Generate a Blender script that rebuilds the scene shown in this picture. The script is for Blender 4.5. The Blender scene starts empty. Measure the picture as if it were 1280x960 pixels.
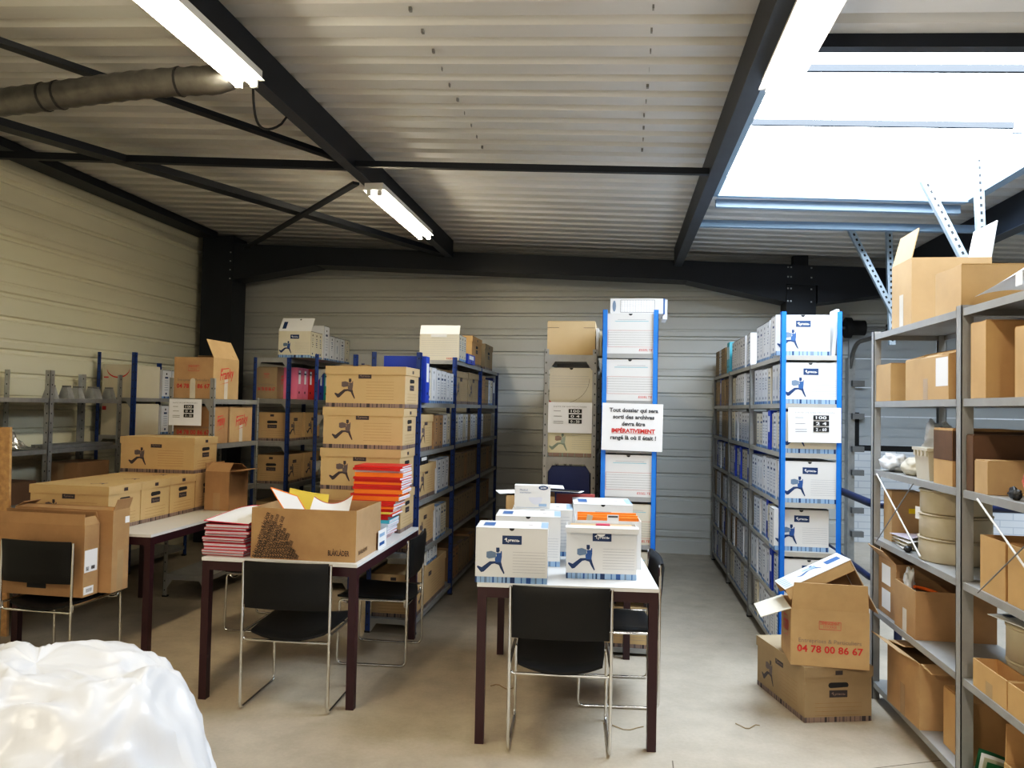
import bpy, math, random
from mathutils import Vector, Matrix
R = math.radians
rnd = random.Random(7)
SC = bpy.context.scene
COL = SC.collection

# ------------------------------------------------------------------ materials
def mat(name, col, rough=0.6, metal=0.0, var=0.0, scale=8.0, bump=0.0, bscale=60.0, spec=0.5, coat=0.0, trans=0.0, alpha=1.0, emit=None, es=0.0, stretch=(1, 1, 1)):
    m = bpy.data.materials.new(name); m.use_nodes = True
    nt = m.node_tree; b = nt.nodes['Principled BSDF']
    b.inputs['Base Color'].default_value = (*col, 1); b.inputs['Roughness'].default_value = rough
    b.inputs['Metallic'].default_value = metal; b.inputs['Specular IOR Level'].default_value = spec
    b.inputs['Coat Weight'].default_value = coat; b.inputs['Transmission Weight'].default_value = trans; b.inputs['Alpha'].default_value = alpha
    if emit: b.inputs['Emission Color'].default_value = (*emit, 1); b.inputs['Emission Strength'].default_value = es
    if var or bump:
        tc = nt.nodes.new('ShaderNodeTexCoord'); mp = nt.nodes.new('ShaderNodeMapping'); mp.inputs['Scale'].default_value = stretch
        nt.links.new(tc.outputs['Object'], mp.inputs['Vector'])
    if var:
        n = nt.nodes.new('ShaderNodeTexNoise'); n.inputs['Scale'].default_value = scale; n.inputs['Detail'].default_value = 5; n.inputs['Roughness'].default_value = .6
        r = nt.nodes.new('ShaderNodeValToRGB'); r.color_ramp.elements[0].position = .3; r.color_ramp.elements[1].position = .72
        r.color_ramp.elements[0].color = (*[c * (1 - var) for c in col], 1); r.color_ramp.elements[1].color = (*[min(1, c * (1 + var)) for c in col], 1)
        nt.links.new(mp.outputs[0], n.inputs['Vector']); nt.links.new(n.outputs['Fac'], r.inputs['Fac']); nt.links.new(r.outputs['Color'], b.inputs['Base Color'])
    if bump:
        n2 = nt.nodes.new('ShaderNodeTexNoise'); n2.inputs['Scale'].default_value = bscale; n2.inputs['Detail'].default_value = 4
        bp = nt.nodes.new('ShaderNodeBump'); bp.inputs['Strength'].default_value = bump; bp.inputs['Distance'].default_value = .01
        nt.links.new(mp.outputs[0], n2.inputs['Vector']); nt.links.new(n2.outputs['Fac'], bp.inputs['Height']); nt.links.new(bp.outputs['Normal'], b.inputs['Normal'])
    return m

CARD = mat('cardboard', (.47, .31, .17), .8, var=.12, scale=5, bump=.05, bscale=14, spec=.2)
CARD2 = mat('cardboard_brown', (.38, .235, .125), .8, var=.13, scale=5, bump=.05, bscale=14, spec=.2)
CARDO = mat('cardboard_orange', (.48, .295, .14), .75, var=.1, scale=5, bump=.04, bscale=14, spec=.25)
TAN = mat('tan_board', (.56, .395, .215), .75, var=.06, scale=4, spec=.25)
TAN2 = mat('dull_tan_board', (.33, .25, .155), .8, var=.1, scale=4, spec=.2)
TAPE = mat('parcel_tape', (.42, .29, .17), .25, var=.08, spec=.5)
CLEAR = mat('clear_tape', (.62, .56, .47), .25, var=.1, spec=.5)
KRAFTIN = mat('kraft_inside', (.4, .25, .12), .85, var=.08)
WHITE = mat('white_board', (.7, .7, .695), .55, var=.03, scale=3, spec=.3)
CREAM = mat('off_white_board', (.62, .57, .46), .65, var=.05, scale=3, spec=.25)
SPINEW = mat('shaded_spine_white', (.64, .645, .67), .6, var=.06, scale=5, spec=.25)  # white board greyed to hold the shade on the shelves
PAPER = mat('paper', (.83, .83, .84), .7, spec=.2)
LILAC = mat('lilac_paper', (.62, .57, .7), .7, var=.06, spec=.2)
NAVY = mat('navy_print', (.01, .035, .115), .5)
MIDB = mat('mid_blue_print', (.025, .085, .27), .5)
LTB = mat('light_blue_print', (.24, .38, .6), .5)
GREYB = mat('grey_blue_print', (.13, .19, .29), .5)
DKBR = mat('dark_brown_print', (.05, .04, .045), .6)
MDBR = mat('mid_brown_print', (.13, .1, .1), .6)
LTBR = mat('light_brown_print', (.26, .19, .16), .6)
LINE = mat('rule_line_print', (.2, .22, .3), .6)
LINET = mat('rule_line_tan', (.28, .165, .07), .7)
REDP = mat('red_print', (.55, .03, .03), .5)
REDL = mat('pale_red_print', (.5, .1, .08), .6)
GREYP = mat('grey_print', (.075, .075, .08), .6)
GREYT = mat('grey_print_on_card', (.25, .2, .15), .7)
BLACKP = mat('black_print', (.012, .012, .013), .5)
WHITEP = mat('white_print', (.85, .85, .86), .5)
BLUE = mat('bright_blue_paint', (.008, .15, .62), .4, var=.08, scale=10)
SHBLUE = mat('shaded_blue_paint', (.012, .045, .2), .45, var=.12, scale=10)  # the bright rack blue, darkened for the shade these racks stand in
GALV = mat('galvanised_steel', (.42, .43, .44), .42, .75, var=.14, scale=14)
GREYS = mat('grey_shelf_paint', (.3, .3, .295), .5, .2, var=.08, scale=10)
GREYSD = mat('grey_post_paint', (.2, .2, .2), .5, .2, var=.08, scale=10)
PERF = mat('zinc_angle', (.5, .6, .7), .35, .7, var=.1, scale=20)
HOLE = mat('punched_hole', (.02, .02, .022), .8)
BURG = mat('burgundy_paint', (.034, .008, .012), .4, var=.06)
LAM = mat('white_laminate', (.72, .71, .69), .3, var=.03, scale=2)
BLKL = mat('black_leatherette', (.0065, .0065, .007), .45, var=.15, scale=6, bump=.06, bscale=220, spec=.35)
CHROME = mat('chrome', (.75, .75, .74), .14, 1.0)
BLACK = mat('black_plastic', (.012, .012, .013), .45)
STEELD = mat('dark_steel_paint', (.007, .0105, .018), .5, var=.15, scale=6)
STEELG = mat('beam_underside_grey', (.045, .052, .066), .5, var=.12, scale=6)  # lighter grey-blue for the undersides of the beams
FOIL = mat('foil', (.7, .7, .7), .25, .9, var=.15, scale=12, bump=.4, bscale=16)
DUCTM = mat('foil_duct', (.17, .165, .155), .38, .8, var=.2, scale=14, bump=.3, bscale=20)
ALU = mat('aluminium', (.75, .75, .74), .35, .55, var=.12, scale=9, bump=.1, bscale=10)
WOOD = mat('chipboard', (.5, .3, .14), .7, var=.25, scale=26)
RED = mat('red_folder', (.62, .022, .02), .5, var=.06)
CRIM = mat('crimson_folder', (.5, .03, .07), .5, var=.06)
ORANGE = mat('orange_folder', (.95, .21, .02), .5, var=.05)
YEL = mat('yellow_paper', (.9, .68, .12), .5)
CYAN = mat('cyan_folder', (.08, .45, .6), .5)
PINK = mat('pink_binder', (.75, .2, .33), .45)
REDB = mat('red_binder', (.6, .015, .02), .45)
TEAL = mat('teal_binder', (.02, .4, .34), .45)
BLUEB = mat('blue_binder', (.01, .05, .42), .4)
NAVYB = mat('navy_binder', (.006, .018, .11), .4)
GREEN = mat('green_folder', (.02, .13, .05), .4)
BEIGE = mat('beige_plastic', (.55, .5, .4), .45, var=.05)
DRUM = mat('grey_board', (.47, .41, .31), .7, var=.05, spec=.25)
HOSE = mat('pink_hose', (.65, .16, .15), .4)
YELP = mat('yellow_plastic', (.85, .62, .02), .4)
POLY = mat('polythene', (.72, .74, .77), .3, var=.06, scale=9, trans=.0, bump=.35, bscale=22, spec=.5)
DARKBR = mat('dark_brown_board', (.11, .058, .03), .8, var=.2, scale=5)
GUARD = mat('guard_rail_paint', (.008, .014, .05), .35)
RUBBER = mat('rubber', (.008, .008, .009), .7)
TUBE_E = mat('lit_tube_warm', (1, 1, 1), .5, emit=(1, .87, .63), es=42)
TUBE_C = mat('lit_tube_cool', (1, 1, 1), .5, emit=(1, .93, .82), es=24)
SKYPANE = mat('skylight_pane', (.9, .93, .97), .6, emit=(.74, .87, 1), es=16)
WHITEM = mat('white_metal', (.75, .75, .73), .4)
BAGM = mat('bag_film', (.74, .765, .82), .3, var=.03, scale=5, bump=.25, bscale=9, spec=.5)
# ------------------------------------------------------------------ mesh builder
class Fr:
    def __init__(s, o, u, v): s.o, s.u, s.v = Vector(o), Vector(u), Vector(v); s.n = s.u.cross(s.v)
    def p(s, a, b, off=0.0): return s.o + s.u * a + s.v * b + s.n * off
def front(x0, y, z0): return Fr((x0, y, z0), (1, 0, 0), (0, 0, 1))
def right(x, y0, z0): return Fr((x, y0, z0), (0, 1, 0), (0, 0, 1))
def left(x, y1, z0): return Fr((x, y1, z0), (0, -1, 0), (0, 0, 1))
def back(x1, y, z0): return Fr((x1, y, z0), (-1, 0, 0), (0, 0, 1))
def top(x0, y0, z): return Fr((x0, y0, z), (1, 0, 0), (0, 1, 0))
_TXT = {}
def txt(s, bold=0.0):
    k = (s, bold)
    if k not in _TXT:
        cu = bpy.data.curves.new('writing', 'FONT'); cu.body = s; cu.resolution_u = 2; cu.offset = bold
        o = bpy.data.objects.new('writing', cu); COL.objects.link(o)
        dg = bpy.context.evaluated_depsgraph_get(); me = bpy.data.meshes.new_from_object(o.evaluated_get(dg))
        V = [v.co.copy() for v in me.vertices]; F = [tuple(p.vertices) for p in me.polygons]
        xs = [v.x for v in V] or [0]
        _TXT[k] = (V, F, min(xs), max(xs))
        bpy.data.objects.remove(o); bpy.data.curves.remove(cu); bpy.data.meshes.remove(me)
    return _TXT[k]
class MB:
    def __init__(s): s.v, s.f, s.m, s.sm, s.mats = [], [], [], [], []
    def mi(s, m):
        if m not in s.mats: s.mats.append(m)
        return s.mats.index(m)
    def face(s, pts, m, smooth=False):
        b = len(s.v); s.v.extend(Vector(p) for p in pts); s.f.append(tuple(range(b, b + len(pts)))); s.m.append(s.mi(m)); s.sm.append(smooth)
    def mesh(s, V, F, m, smooth=False):
        b = len(s.v); s.v.extend(Vector(p) for p in V); i = s.mi(m)
        for f in F: s.f.append(tuple(b + k for k in f)); s.m.append(i); s.sm.append(smooth)
    def hexa(s, P, m):
        s.mesh(P, [(0, 3, 2, 1), (4, 5, 6, 7), (0, 1, 5, 4), (1, 2, 6, 5), (2, 3, 7, 6), (3, 0, 4, 7)], m)
    def box(s, x0, x1, y0, y1, z0, z1, m, M=None):
        P = [Vector(p) for p in ((x0, y0, z0), (x1, y0, z0), (x1, y1, z0), (x0, y1, z0), (x0, y0, z1), (x1, y0, z1), (x1, y1, z1), (x0, y1, z1))]
        if M is not None: P = [M @ p for p in P]
        s.hexa(P, m); return s
    def slab(s, fr, a, b, th, m):   # thin plate from corner a to b in a frame, thickness th along the frame's normal
        P = [fr.p(a[0], a[1]), fr.p(b[0], a[1]), fr.p(b[0], b[1]), fr.p(a[0], b[1])]
        s.hexa(P + [p + fr.n * th for p in P], m); return s
    def poly(s, fr, pts, m, off=.0008): s.face([fr.p(a, b, off) for a, b in pts], m); return s
    def rect(s, fr, x0, x1, y0, y1, m, off=.0008): return s.poly(fr, ((x0, y0), (x1, y0), (x1, y1), (x0, y1)), m, off)
    def text(s, fr, string, x, y, size, m, align='L', width=None, bold=0.0, off=.0012, rot=0.0, shear=0.0):
        V, F, a, b = txt(string, bold)
        if not F: return s
        sx = size if width is None else width / max(b - a, 1e-6)
        sh = {'L': -a, 'C': -(a + b) / 2, 'R': -b}[align]
        c, n = math.cos(rot), math.sin(rot); P = []
        for v in V:
            px, py = (v.x + sh) * sx + shear * v.y * size, v.y * size
            P.append(fr.p(x + c * px - n * py, y + n * px + c * py, off))
        s.mesh(P, F, m); return s
    def tube(s, pts, r, m, n=8, closed=False, caps=True, rfun=None):
        P = [Vector(p) for p in pts]; N = len(P); t0 = (P[1] - P[0]).normalized()
        up = Vector((0, 0, 1)) if abs(t0.z) < .9 else Vector((1, 0, 0))
        nrm = (up - t0 * up.dot(t0)).normalized(); V = []; F = []
        for i in range(N):
            if closed: t = (P[(i + 1) % N] - P[i - 1]).normalized()
            else: t = (P[min(i + 1, N - 1)] - P[max(i - 1, 0)]).normalized()
            nrm = (nrm - t * nrm.dot(t)).normalized(); bi = t.cross(nrm); rr = r if rfun is None else rfun(i)
            for k in range(n):
                a = 2 * math.pi * k / n; V.append(P[i] + (nrm * math.cos(a) + bi * math.sin(a)) * rr)
        for i in range(N if closed else N - 1):
            for k in range(n):
                j = (i + 1) % N; F.append((i * n + k, i * n + (k + 1) % n, j * n + (k + 1) % n, j * n + k))
        s.mesh(V, F, m, True)
        if caps and not closed:
            s.face(list(reversed(V[:n])), m); s.face(V[-n:], m)
        return s
    def lathe(s, prof, m, n=28, o=(0, 0, 0), smooth=True):
        V = []; F = []; K = len(prof)
        for r, z in prof:
            for k in range(n):
                a = 2 * math.pi * k / n; V.append((o[0] + r * math.cos(a), o[1] + r * math.sin(a), o[2] + z))
        for i in range(K - 1):
            for k in range(n): F.append((i * n + k, i * n + (k + 1) % n, (i + 1) * n + (k + 1) % n, (i + 1) * n + k))
        s.mesh(V, F, m, smooth); return s
    def grid(s, fn, nu, nv, m, smooth=True, flip=False):
        V = [fn(i / nu, j / nv) for j in range(nv + 1) for i in range(nu + 1)]; F = []
        for j in range(nv):
            for i in range(nu):
                a = j * (nu + 1) + i; q = (a, a + 1, a + nu + 2, a + nu + 1); F.append(q[::-1] if flip else q)
        s.mesh(V, F, m, smooth); return s
    def data(s, name):
        me = bpy.data.meshes.new(name); me.from_pydata([tuple(p) for p in s.v], [], s.f)
        for m in s.mats: me.materials.append(m)
        me.polygons.foreach_set('material_index', s.m); me.polygons.foreach_set('use_smooth', s.sm); me.update()
        return me
    def build(s, name, parent=None, loc=(0, 0, 0), rz=0.0, rot=None):
        o = bpy.data.objects.new(name, s.data(name)); COL.objects.link(o)
        o.location = loc; o.rotation_euler = rot if rot is not None else (0, 0, rz)
        if parent is not None: o.parent = parent
        return o
def tag(o, label=None, cat=None, group=None, kind=None):
    if label: o['label'] = label
    if cat: o['category'] = cat
    if group: o['group'] = group
    if kind: o['kind'] = kind
    return o
def thing(name, label, cat, loc=(0, 0, 0), rz=0.0, group=None, rot=None):
    o = bpy.data.objects.new(name, None); COL.objects.link(o); o.empty_display_size = .05
    o.location = loc; o.rotation_euler = rot if rot is not None else (0, 0, rz)
    return tag(o, label, cat, group)
def dup(root, label, loc, rz=0.0, group=None, rot=None):
    r = root.copy(); COL.objects.link(r); r.location = loc; r.rotation_euler = rot if rot is not None else (0, 0, rz)
    r['label'] = label
    if group: r['group'] = group
    for ch in list(root.children):
        c = ch.copy(); COL.objects.link(c); c.parent = r
        for g in list(ch.children):
            d = g.copy(); COL.objects.link(d); d.parent = c
    return r
def struct(mb, name, parent=None, kind='structure'):
    o = mb.build(name, parent)
    if parent is None: o['kind'] = kind
    return o
def arc_path(pts, r, n=5, closed=False):   # rounds the corners of a polyline
    P = [Vector(p) for p in pts]; out = []; N = len(P)
    for i, p in enumerate(P):
        if not closed and i in (0, N - 1): out.append(p); continue
        a, b = P[i - 1], P[(i + 1) % N]; da, db = (a - p), (b - p); k = min(r, da.length * .49, db.length * .49)
        s0, s1 = p + da.normalized() * k, p + db.normalized() * k
        for j in range(n + 1):
            t = j / n; out.append(s0 * (1 - t) ** 2 + p * 2 * t * (1 - t) + s1 * t * t)
    return out
ORD = 'first second third fourth fifth sixth seventh eighth ninth tenth eleventh twelfth thirteenth fourteenth fifteenth sixteenth seventeenth eighteenth nineteenth twentieth'.split() + ['twenty-' + w for w in 'first second third fourth fifth sixth seventh eighth ninth'.split()] + ['thirtieth']
# ------------------------------------------------------------------ camera
cam = bpy.data.cameras.new('camera'); cam.sensor_width = 36; cam.lens = 950 / 1280 * 36; cam.clip_start = .05
camo = bpy.data.objects.new('camera', cam); COL.objects.link(camo)
AX = Vector((0.990151, 0.015506, -0.139143)); AY = Vector((0.138571, 0.033340, 0.989791)); AZ = Vector((0.019986, -0.999324, 0.030863))
M = Matrix(((AX[0], -AX[1], -AX[2], 0), (AY[0], -AY[1], -AY[2], 0), (AZ[0], -AZ[1], -AZ[2], 1.6), (0, 0, 0, 1)))
camo.matrix_world = M; SC.camera = camo
# ------------------------------------------------------------------ world and colour
w = bpy.data.worlds.new('sky'); SC.world = w; w.use_nodes = True
bg = w.node_tree.nodes['Background']; bg.inputs['Color'].default_value = (.75, .86, 1, 1); bg.inputs['Strength'].default_value = 1.6
SC.view_settings.view_transform = 'Standard'
SC.view_settings.look = 'None'
SC.view_settings.exposure = 0.3
SC.view_settings.use_curve_mapping = True
cv = SC.view_settings.curve_mapping.curves[3]
for p_ in ((.015, .0125), (.06, .066), (.16, .215), (.4, .51), (.75, .83)): cv.points.new(*p_)
SC.view_settings.curve_mapping.update()
# ------------------------------------------------------------------ room shell
X0, X1, Y0, Y1, ZC = -4.85, 5.6, -3.2, 8.75, 3.36
def floor_mat():
    m = bpy.data.materials.new('concrete_floor'); m.use_nodes = True; nt = m.node_tree; b = nt.nodes['Principled BSDF']
    tc = nt.nodes.new('ShaderNodeTexCoord')
    def noise(sc, det, lo, hi, c0, c1):
        n = nt.nodes.new('ShaderNodeTexNoise'); n.inputs['Scale'].default_value = sc; n.inputs['Detail'].default_value = det; n.inputs['Roughness'].default_value = .65
        r = nt.nodes.new('ShaderNodeValToRGB'); r.color_ramp.elements[0].position = lo; r.color_ramp.elements[1].position = hi
        r.color_ramp.elements[0].color = c0; r.color_ramp.elements[1].color = c1
        nt.links.new(tc.outputs['Object'], n.inputs['Vector']); nt.links.new(n.outputs['Fac'], r.inputs['Fac']); return r
    a = noise(.7, 6, .3, .7, (.38, .325, .25, 1), (.5, .435, .345, 1))
    s = noise(5, 8, .35, .62, (.82, .82, .82, 1), (1, 1, 1, 1)); f = noise(55, 3, .3, .7, (.93, .93, .93, 1), (1.04, 1.04, 1.04, 1))
    def mul(p, q):
        x = nt.nodes.new('ShaderNodeMix'); x.data_type = 'RGBA'; x.blend_type = 'MULTIPLY'; x.inputs[0].default_value = 1
        nt.links.new(p, x.inputs[6]); nt.links.new(q, x.inputs[7]); return x.outputs[2]
    nt.links.new(mul(mul(a.outputs[0], s.outputs[0]), f.outputs[0]), b.inputs['Base Color'])
    rr = noise(3, 5, .3, .7, (.32, .32, .32, 1), (.5, .5, .5, 1)); nt.links.new(rr.outputs[0], b.inputs['Roughness'])
    b.inputs['Specular IOR Level'].default_value = .4
    return m
FLOOR = floor_mat()
JOINT = mat('floor_joint', (.12, .1, .08), .9)
CLADL = mat('warm_lit_cladding', (.68, .66, .53), .45, .1, var=.05, scale=1.5, stretch=(.3, .3, 2))  # same cladding as the back wall, warm lamp light mixed into its colour
CLADB = mat('grey_cladding', (.56, .565, .54), .45, .1, var=.05, scale=1.5, stretch=(.3, .3, 2))
DECK = mat('roof_deck', (.55, .545, .53), .5, .15, var=.07, scale=1.2, stretch=(.4, 3, 1))
f = MB(); f.box(X0, X1, Y0, 12.2, -.15, 0, FLOOR)
for (xa, ya, xb, yb) in ((1.02, 4.42, .98, 5.0), (-.62, 2.95, 2.4, 4.2), (.2, .5, .27, 3.6)):
    d = Vector((xb - xa, yb - ya, 0)).normalized(); n = Vector((-d.y, d.x, 0)) * .003
    A, B = Vector((xa, ya, .0006)), Vector((xb, yb, .0006)); f.face([A - n, B - n, B + n, A + n], JOINT)
struct(f, 'floor')
def clad_profile(z0, z1):      # (depth, z) outline of the cladding: flat trays with narrow pressed grooves
    out = [(0, z0)]; z = z0
    pat = [(.14, 0), (.014, -.022), (.024, -.022), (.012, 0), (.05, 0), (.008, -.008), (.012, -.008), (.008, 0), (.135, 0), (.014, -.022), (.022, -.022), (.012, 0)]
    while True:
        for dz, d in pat:
            z += dz
            if z > z1: out.append((0, z1)); return out
            out.append((d, z))
def wall_x(mb, x, ya, yb, z0, z1, m, side):      # wall with normal along X
    pr = clad_profile(z0, z1)
    for (d0, za), (d1, zb) in zip(pr, pr[1:]):
        P = [(x + side * d0, ya, za), (x + side * d0, yb, za), (x + side * d1, yb, zb), (x + side * d1, ya, zb)]
        mb.face(P if side > 0 else P[::-1], m)
def wall_y(mb, y, xa, xb, z0, z1, m, side):
    pr = clad_profile(z0, z1)
    for (d0, za), (d1, zb) in zip(pr, pr[1:]):
        P = [(xa, y + side * d0, za), (xb, y + side * d0, za), (xb, y + side * d1, zb), (xa, y + side * d1, zb)]
        mb.face(P[::-1] if side > 0 else P, m)
mb = MB(); wall_x(mb, X0, Y0, Y1, 0, 3.64, CLADL, 1); mb.box(X0 - .12, X0 - .03, Y0, Y1, 0, 3.64, CLADL); struct(mb, 'wall_left')
DX0, DX1, DZ = 2.5, 5.4, 2.45
mb = MB(); wall_y(mb, Y1, X0, DX0, 0, 3.64, CLADB, -1); mb.box(X0, DX0, Y1 + .03, Y1 + .12, 0, 3.64, CLADB)
wall_y(mb, Y1, DX0, DX1, DZ, 3.64, CLADB, -1); mb.box(DX0, DX1, Y1 + .03, Y1 + .12, DZ, 3.64, CLADB); mb.box(DX1, X1, Y1, Y1 + .12, 0, 3.64, CLADB); struct(mb, 'wall_back')
mb = MB(); wall_x(mb, X1, Y0, Y1, 0, 3.64, CLADB, -1); mb.box(X1 + .03, X1 + .12, Y0, Y1, 0, 3.64, CLADB); struct(mb, 'wall_right')
mb = MB(); mb.box(X0, X1, Y0 - .12, Y0, 0, 3.64, CLADB); struct(mb, 'wall_front')
# corrugated roof deck with an opening for the skylight
SX0, SX1, SY0, SY1 = .72, 2.48, 3.54, 5.85
def deck(mb, xa, xb, ya, yb):
    n0 = math.floor(ya / .2); prof = []
    for k in range(n0 - 1, math.ceil(yb / .2) + 1):
        for dy, z in ((0, 0), (.115, 0), (.137, .036), (.178, .036)): prof.append((k * .2 + dy, ZC + z))
    prof = [p for p in prof if ya < p[0] < yb]
    prof = [(ya, prof[0][1])] + prof + [(yb, prof[-1][1])]
    for (y0, z0), (y1, z1) in zip(prof, prof[1:]):
        mb.face([(xa, y0, z0), (xa, y1, z1), (xb, y1, z1), (xb, y0, z0)], DECK)
mb = MB()
deck(mb, X0, SX0, Y0, Y1); deck(mb, SX1, X1, Y0, Y1); deck(mb, SX0, SX1, Y0, SY0); deck(mb, SX0, SX1, SY1, Y1)
for (xa, xb, ya, yb) in ((X0, SX0, Y0, Y1), (SX1, X1, Y0, Y1), (SX0, SX1, Y0, SY0), (SX0, SX1, SY1, Y1)): mb.box(xa, xb, ya, yb, 3.405, 3.44, DECK)
for k in range(14, 26):      # fixing screws along the deck
    for xs in (-.95, .12): mb.box(xs - .004 + .012 * rnd.random(), xs + .004 + .012 * rnd.random(), k * .2 + .03, k * .2 + .05, ZC - .018, ZC, GREYSD)
struct(mb, 'ceiling')
# roof beams (purlins along the room, an eaves beam, the portal beam with haunches)
def ibeam(mb, x0, x1, ya, yb, z0, z1, m, mu):
    xm = (x0 + x1) / 2
    mb.box(x0, x1, ya, yb, z1 - .014, z1, m); mb.box(xm - .012, xm + .012, ya, yb, z0 + .012, z1 - .014, m); mb.box(x0, x1, ya, yb, z0, z0 + .012, mu)
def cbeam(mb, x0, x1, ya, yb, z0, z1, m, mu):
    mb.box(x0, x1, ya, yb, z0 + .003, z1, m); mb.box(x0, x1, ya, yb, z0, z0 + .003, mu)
mb = MB(); cbeam(mb, -1.905, -1.82, Y0, 8.1, 3.17, ZC - .002, STEELD, STEELG); struct(mb, 'ceiling_beam')
mb = MB(); cbeam(mb, .555, .637, Y0, 8.1, 3.17, ZC - .002, STEELD, STEELG); struct(mb, 'ceiling_beam')
mb = MB(); cbeam(mb, 2.8, 2.9, Y0, 8.1, 3.12, ZC - .002, STEELD, STEELG); mb.hexa([(2.8, 6.9, 3.119), (2.9, 6.9, 3.119), (2.9, 8.1, 2.85), (2.8, 8.1, 2.85), (2.8, 6.9, 3.12), (2.9, 6.9, 3.12), (2.9, 8.1, 3.12), (2.8, 8.1, 3.12)], STEELD); struct(mb, 'ceiling_beam')
mb = MB(); mb.box(X0 + .03, -4.58, Y0, 8.1, 3.29, ZC - .002, STEELD); struct(mb, 'eaves_beam')
mb = MB(); BY0, BY1 = 8.1, 8.4
def haunch(xa, za, xb, zb, ztop):
    mb.hexa([(xa, BY0, za), (xb, BY0, zb), (xb, BY1, zb), (xa, BY1, za), (xa, BY0, ztop), (xb, BY0, ztop), (xb, BY1, ztop), (xa, BY1, ztop)], STEELD)
mb.box(-4.38, X1 - .03, BY0, BY1, 3.03, 3.235, STEELD)
haunch(-4.38, 2.82, -3.4, 3.025, 3.03); haunch(.7, 3.025, 1.69, 2.85, 3.03); haunch(2.0, 2.85, 3.0, 3.025, 3.03)
for x in (1.72, 1.95, 1.75 - 3.6 * 0): 
    for z in (2.85, 2.98, 3.1, 3.2): mb.box(x - .02, x - .005, BY0 - .008, BY0, z, z + .015, GALV)
struct(mb, 'ceiling_beam')
mb = MB(); mb.box(-4.76, -4.385, 8.1, 8.42, 0, 3.5, STEELD)
for z in (3.0, 3.1, 3.2, 3.3): mb.box(-4.42, -4.405, 8.092, 8.1, z, z + .014, GALV)
struct(mb, 'column')
mb = MB(); mb.box(1.7, 1.99, 8.12, 8.42, 0, 2.92, STEELD); mb.box(1.78, 1.93, 8.2, 8.3, 3.1, 3.24, STEELD); struct(mb, 'column')
mb = MB(); mb.box(-1.82, .555, 4.97, 5.01, 3.18, 3.22, STEELD); struct(mb, 'tie_bar')
def bar(name, a, b, wd, th, m=STEELD):
    a, b = Vector(a), Vector(b); d = (b - a).normalized(); n = Vector((-d.y, d.x, 0)).normalized() * wd / 2; u = Vector((0, 0, th / 2))
    mb = MB(); mb.hexa([a - n - u, b - n - u, b + n - u, a + n - u, a - n + u, b - n + u, b + n + u, a + n + u], m); return struct(mb, name)
bar('brace_bar', (-4.6, 4.96, 3.2), (-1.905, 5.04, 3.2), .05, .05)
bar('brace_bar', (-4.6, 3.17, 3.2), (-1.9, 8.06, 3.2), .14, .05)
bar('brace_bar', (-4.6, 1.04, 3.26), (-1.905, 5.17, 3.26), .07, .03)
bar('brace_bar', (-1.905, 5.24, 3.14), (-4.1, 7.85, 3.14), .05, .02)
bar('tie_bar', (.64, 6.36, 3.2), (3.3, 6.25, 3.2), .05, .055, mat('lit_steel_bar', (.24, .33, .44), .4, .4))  # dark steel bar coloured pale blue for the skylight falling on it
# skylight
mb = MB(); FRB = mat('skylit_frame_blue', (.3, .4, .52), .45, .3)  # curb colour has the blue sky light painted in
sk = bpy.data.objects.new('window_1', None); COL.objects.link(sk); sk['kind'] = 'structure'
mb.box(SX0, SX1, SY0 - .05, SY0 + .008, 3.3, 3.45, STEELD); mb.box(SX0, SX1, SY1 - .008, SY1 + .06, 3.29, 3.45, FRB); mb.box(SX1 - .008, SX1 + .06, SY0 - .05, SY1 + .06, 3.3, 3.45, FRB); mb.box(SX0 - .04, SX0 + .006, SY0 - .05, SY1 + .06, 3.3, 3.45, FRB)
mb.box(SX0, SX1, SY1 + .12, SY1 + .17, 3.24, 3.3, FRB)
mb.build('frame', sk)
for yy in (3.955, 4.69):
    mb = MB(); mb.box(SX0 + .05, SX1 - .25, yy - .011, yy + .011, 3.395, 3.43, STEELD); mb.build('glazing_bar', sk)
for xx, yy in ((2.2, 5.2), (2.28, 4.75)):
    mb = MB(); mb.box(xx - .03, xx + .03, yy - .012, yy + .012, 3.39, 3.43, PERF); mb.build('bracket', sk)
mb = MB(); mb.face([(SX0, SY0, 3.432), (SX0, SY1, 3.432), (SX1, SY1, 3.432), (SX1, SY0, 3.432)], SKYPANE); mb.build('pane', sk)
# sectional door, half raised, with white blockwork outside
d1 = bpy.data.objects.new('door_1', None); COL.objects.link(d1); d1['kind'] = 'structure'
DOORM = mat('door_panel', (.4, .43, .46), .45, .1, var=.04, scale=2)
zz = 1.27
for k in range(4):
    h = .31; mb = MB(); mb.box(DX0 - .04, DX1 - .03, 8.625, 8.66, zz + .004, zz + h - .004, DOORM)
    for q in (.1, .2): mb.box(DX0 + .03, DX1 - .03, 8.616, 8.62, zz + q * h / .31 - .004, zz + q * h / .31 + .004, DOORM)
    mb.build('door_panel', d1); zz += h
mb = MB(); mb.box(DX0 + .03, DX1 - .03, 8.615, 8.665, 1.21, 1.27, RUBBER); mb.box(DX0 + .01, DX0 + .06, 8.6, 8.615, 1.21, 1.62, RUBBER); mb.build('rubber_seal', d1)
mb = MB(); mb.box(DX0 - .08, DX0 + .01, 8.58, 8.62, 0, 2.2, GALV); mb.box(DX0 - .08, DX0 - .07, 8.5, 8.58, 0, 2.2, GALV)
for z in (.3, .55, .95, 1.2, 1.55, 1.9): mb.box(DX0 - .03, DX0 + .09, 8.52, 8.58, z, z + .06, GREYSD)
mb.build('door_track', d1)
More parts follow.
